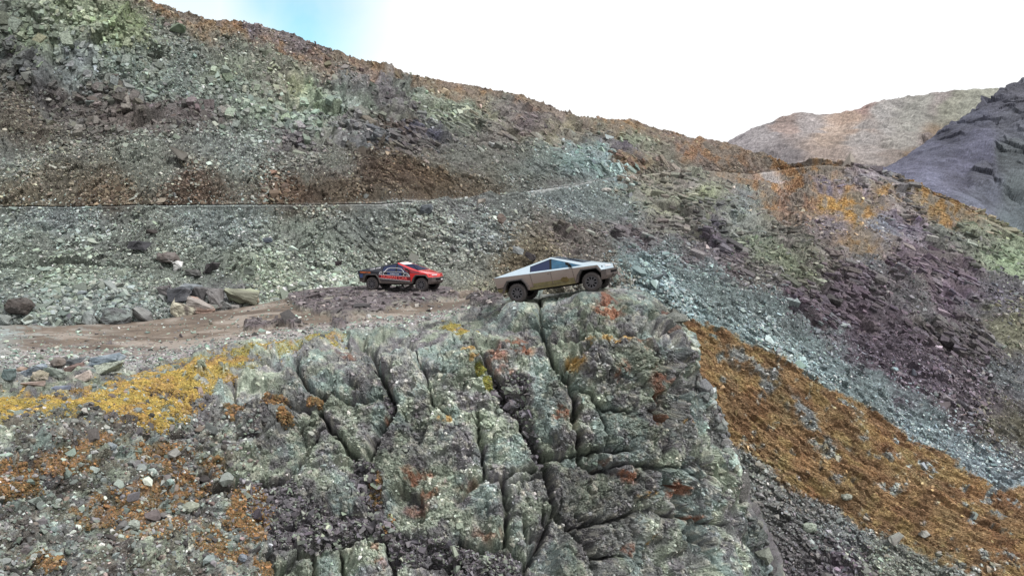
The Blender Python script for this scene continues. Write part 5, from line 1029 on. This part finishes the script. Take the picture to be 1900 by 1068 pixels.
#@@END_TRUCKS@@
#@@BOULDERS@@
# ================================================================== SINGLE BOULDERS AND STONES
def nearest(PG, PX_, PY_, px, py, top=None):
    d = (PX_ - px) ** 2 + (PY_ - py) ** 2
    if top is not None: d[:top] = 1e9
    return PG[np.unravel_index(np.argmin(d), d.shape)]
BPX, BPY = sl2px(PBd); APX, APY = sl2px(PAd[nbk:])
def boulder(name, px, py, w, h, rgb, label, cat, sheet, group=None, kind=0, ang=0, deep=.7, tone2=None, seed=0):
    """px,py = middle of its foot; w,h = size seen; kind 0 angular, 1 slab, 2 rounded"""
    rs = np.random.default_rng(seed * 13 + 5)
    g = nearest(PBd, BPX, BPY, px, py - 1) if sheet == 'B' else nearest(PAd[nbk:], APX, APY, px, py - 1)
    m = g[1] / F; Wd, Ht = w * m * 1.0, h * m * 1.04
    n = 60 if kind == 2 else 12; pts = []
    for _ in range(n):
        v = rs.uniform(-1, 1, 3)
        if kind == 2: v = v / np.linalg.norm(v) * rs.uniform(.9, 1)
        else: v = np.sign(v) * np.abs(v) ** (.32 if kind == 1 else .5)
        pts.append(v)
    bm = bmesh.new()
    for p in pts: bm.verts.new(p)
    bmesh.ops.convex_hull(bm, input=bm.verts); bmesh.ops.delete(bm, geom=[v for v in bm.verts if not v.link_faces], context='VERTS')
    xs = np.array([v.co[:] for v in bm.verts]); lo, hi = xs.min(0), xs.max(0)
    dpt = Wd * deep * (.9 if kind != 1 else .8)
    for v in bm.verts:
        q = (np.array(v.co[:]) - lo) / (hi - lo) * 2 - 1; v.co = Vector((q[0] * Wd / 2, q[1] * dpt / 2, q[2] * Ht / 2))
    if kind != 2: bmesh.ops.bevel(bm, geom=bm.edges, offset=min(Wd, Ht) * .05, segments=1, affect='EDGES')
    bmesh.ops.triangulate(bm, faces=bm.faces)
    cuts = 4 if w > 45 else 2
    bmesh.ops.subdivide_edges(bm, edges=bm.edges, cuts=cuts, use_grid_fill=True)
    V = np.array([v.co[:] for v in bm.verts]); s_ = min(Wd, Ht)
    nz = fbm(V / s_ + seed * 3.1, 1.6, 4, 300 + seed) - .5; hh, kk, _ = facets(V / s_ + seed, (2.2, 2.2, 2.2), 310 + seed, 1.3, .2)
    bm.normal_update()
    n3, _, _ = facets(V * 3.2 + seed, (1, 1, 1.4), 312 + seed, 1.3, .3); n4 = fbm(V, 9, 3, 313) - .5
    for v, a, b, c3_, c4_ in zip(bm.verts, nz, hh, n3, n4): v.co += v.normal * (s_ * (.16 * a + .09 * b) + min(.05, s_ * .06) * c3_ + min(.06, s_ * .05) * c4_)
    R_ = Matrix.Rotation(R(ang), 4, 'Y') @ Matrix.Rotation(rs.uniform(-.35, .35), 4, 'Z')
    bm.transform(R_)
    V = np.array([v.co[:] for v in bm.verts]); zmin = V[:, 2].min()
    V[:, 2] -= zmin + (.02 if sheet == 'A' else .05) * (V[:, 2].max() - zmin)
    T = np.array([[v.index for v in f.verts] for f in bm.faces]) if False else None
    bm.verts.index_update(); T = np.array([[v.index for v in f.verts] for f in bm.faces], np.int32); bm.free()
    c = np.tile(desat(lin(rgb)[None], .55) * .88, (len(V), 1))
    t2 = desat(lin(tone2)[None], .7)[0] if tone2 is not None else lin(np.array(rgb) * .72)
    c = c * (1 - (k_ := sstep(fbm(V / s_ + seed, 1.4, 4, 320 + seed), .47, .6))[:, None] * .7) + t2 * k_[:, None] * .7
    c = c * (.7 + .6 * fbm(V / s_, 5, 3, 330))[:, None]
    o = mesh_np(name, V, T, M_ROCK if 'lichen' in label or 'outcrop' in label else M_STONE, np.clip(c, .01, .75)); o.location = Vector(g) + Vector((0, -dpt * (.05 if sheet == 'A' else .22), 0))
    tag(o, label, cat, group); return o
BL = [
('boulder',450,566,62,30,(150,158,120),'long pale green slab-topped boulder at the upper edge of the dirt track','B',1,8,(96,92,84)),
('boulder',378,586,54,30,(150,140,132),'grey wedge boulder with an orange-stained face touching the dirt track','B',0,18,(150,112,92)),
('boulder',343,590,46,26,(104,92,84),'low dark brown boulder with a pale ridge at the track edge','B',0,14,(190,186,160)),
('boulder',403,573,30,40,(122,118,118),'upright grey boulder standing behind the pale green slab boulder','B',0,-12,None),
('boulder',418,577,26,18,(136,140,140),'small pale grey block between the upright boulder and the track','B',0,0,None),
('boulder',437,578,24,12,(156,152,148),'small whitish flat block in front of the pale green slab boulder','B',1,0,None),
('boulder',338,560,40,26,(96,98,106),'dark blue-grey boulder piled above the brown wedge boulders','B',0,-8,None),
('boulder',356,545,42,16,(118,128,136),'bluish flat slab lying on top of the boulder pile','B',1,6,None),
('boulder',312,549,34,22,(112,106,108),'purple-grey boulder at the left end of the boulder pile','B',0,5,None),
('boulder',372,562,32,30,(92,90,92),'dark leaning boulder in the middle of the boulder pile','B',0,30,None),
('boulder',466,545,20,18,(112,124,112),'green-grey cube-like block up behind the pale green slab boulder','B',0,0,None),
('boulder',470,562,24,14,(172,142,112),'tan wedge at the right end of the pale green slab boulder','B',0,12,None),
('boulder',448,538,16,12,(158,158,158),'small white-faced block above the green-grey block','B',0,0,None),
('boulder',268,603,44,26,(126,128,126),'pale grey angular boulder where the scree meets the track','B',0,20,(90,90,92)),
('boulder',222,606,56,34,(92,96,98),'big dark grey boulder at the foot of the scree, left of the track bend','B',2,0,(120,132,128)),
('boulder',168,604,32,22,(140,150,148),'pale bluish boulder at the foot of the scree','B',0,10,None),
('boulder',42,584,52,30,(88,80,76),'dark brown rounded boulder at the far left foot of the scree','B',2,0,None),
('boulder',12,600,24,18,(120,130,126),'greenish block at the left photo edge below the brown boulder','B',0,0,None),
('boulder',262,465,38,15,(76,76,82),'dark flat-topped slab alone in the middle of the left scree','B',1,4,None),
('boulder',283,438,20,8,(66,60,58),'small thin dark slab above the dark flat-topped slab','B',1,0,None),
('boulder',316,489,42,20,(112,102,98),'brown domed boulder above a white stone on the scree','B',2,8,None),
('boulder',333,503,20,20,(196,196,194),'bright white stone in the middle of the scree','B',0,15,None),
('boulder',395,507,28,18,(84,80,82),'dark wedge boulder on the scree above the boulder pile','B',0,-5,None),
('boulder',360,513,28,12,(112,112,110),'flat grey stone right of the white stone','B',1,0,None),
('boulder',625,493,18,8,(52,42,46),'small nearly black stone on the scree above the dark truck','B',1,0,None),
('boulder',498,451,16,9,(96,106,122),'small blue-grey stone on the upper scree','B',0,0,None),
('boulder',793,397,24,19,(92,100,108),'lone dark blue-grey boulder just below the mountain road','B',2,0,None),
('boulder',930,430,17,19,(112,96,88),'brown leaning stone on the slope above the steel truck','B',0,-35,None),
('boulder',893,390,16,8,(150,140,128),'small tan stone just under the road, right of the lone boulder','B',0,-10,None),
('boulder',962,472,22,13,(134,140,142),'pale grey stone on the slope above the rear of the steel truck','B',0,20,None),
('boulder',985,487,22,12,(66,60,64),'dark broken rock beside the rear roofline of the steel truck','B',0,30,None),
('boulder',1124,357,18,8,(196,190,182),'pale boulder on the road edge at the bend','B',2,0,None),
('boulder',1238,326,22,8,(188,186,172),'pale flat boulder on the crest of the spur','B',1,0,None),
('boulder',333,300,36,16,(96,92,84),'dark flat stone on the upper scree above the brown bank','B',1,20,None),
('boulder',330,62,28,16,(120,140,112),'green block near the left skyline','B',0,10,None),
('boulder',1570,927,22,11,(140,146,130),'pale lichened rock at the lower edge of the ochre slope','B',2,0,None),
('boulder',1660,1008,30,13,(138,142,132),'whitish broken rock on the lower ochre slope','B',0,-20,(110,104,100)),
('boulder',1712,996,24,12,(148,148,140),'second whitish rock just right of the broken whitish one','B',0,20,(110,104,100)),
('boulder',1500,987,26,20,(150,166,146),'greenish rock below the ochre slope beside the outcrop','B',2,0,None),
('boulder',1247,622,34,20,(116,88,74),'brown block wedged in the crack at the right shoulder of the outcrop','A',0,10,(170,140,126)),
('stone',20,706,23,20,(98,120,120),'teal-grey upright stone at the left end of the stone row','A',0,0,None),
('stone',41,692,22,10,(170,140,118),'small tan stone behind the teal-grey one','A',2,0,None),
('stone',64,699,46,13,(130,146,162),'blue-grey slab tilted up to the right in the stone row','A',1,-24,None),
('stone',76,711,32,24,(166,152,130),'tan barrel-shaped stone under the tilted blue-grey slab','A',2,0,(130,124,100)),
('stone',108,681,30,17,(124,112,104),'brown rounded stone at the back of the stone row','A',2,0,None),
('stone',103,700,34,18,(138,152,140),'green-grey wedge stone in the middle of the stone row','A',0,12,None),
('stone',141,679,36,11,(104,110,116),'dark thin slab leaning at the back of the stone row','A',1,-12,None),
('stone',141,695,38,17,(136,108,100),'reddish stone right of the green-grey wedge','A',0,-18,None),
('stone',165,692,28,13,(132,134,134),'layered grey stone between the reddish stone and the pale slab','A',1,-6,None),
('stone',197,680,62,17,(134,152,166),'long blue-grey slab, the largest at the back of the row','A',1,-10,None),
('stone',203,694,54,19,(170,184,158),'big pale green lichened slab at the right end of the row','A',1,-6,(120,126,116)),
('stone',152,714,40,17,(196,178,166),'pinkish-white stone lying in front of the row on the moss','A',0,-20,None),
('stone',62,719,38,9,(176,152,140),'flat tan stone half sunk in the moss','A',1,0,None),
('stone',117,725,38,9,(122,134,158),'flat blue-grey stone lying on the moss, nearest of the group','A',1,-6,None),
('stone',376,682,15,15,(136,150,120),'pointed lichened stone standing on the yellow moss slope','A',0,0,None),
('stone',316,900,18,12,(142,170,162),'pale turquoise stone on the brown mossy slope','A',2,0,None),
('stone',350,950,44,17,(140,148,126),'long pale yellow-green stone among the brown moss','A',2,-8,(110,118,106)),
('stone',205,838,22,16,(130,144,152),'bluish round stone below the yellow moss','A',2,0,None),
('stone',450,1042,18,16,(122,134,150),'smooth light blue stone near the bottom of the mossy slope','A',2,0,None),
('stone',422,1066,18,16,(186,182,162),'cream white stone at the very bottom of the mossy slope','A',0,0,None),
('stone',388,1048,22,14,(146,162,160),'grey-green triangular stone left of the light blue one','A',0,0,None),
('stone',725,963,12,10,(168,184,128),'round yellow-green stone at the foot of the central gully','A',2,0,None),
('stone',248,985,26,22,(140,152,138),'rounded green-grey rock among brown moss','A',2,0,None),
]
for i, (nm, x, y, w, h, rgb, lb, sh_, kd, an, t2) in enumerate(BL):
    boulder(nm, x, y, w, h, rgb, lb, 'boulder' if nm == 'boulder' else 'stone', sh_, kind=kd, ang=an, tone2=t2, seed=i + 1)

#@@END_BOULDERS@@

# ---- the valley floor far below, out to the horizon
gv = np.array([[-4000, -3000, -120], [4000, -3000, -120], [4000, 5000, -120], [-4000, 5000, -120]], float)
mesh_np('ground', gv, np.array([[0, 1, 2, 3]]), M_FAR, np.tile(lin([100, 98, 84]), (4, 1)))['kind'] = 'structure'
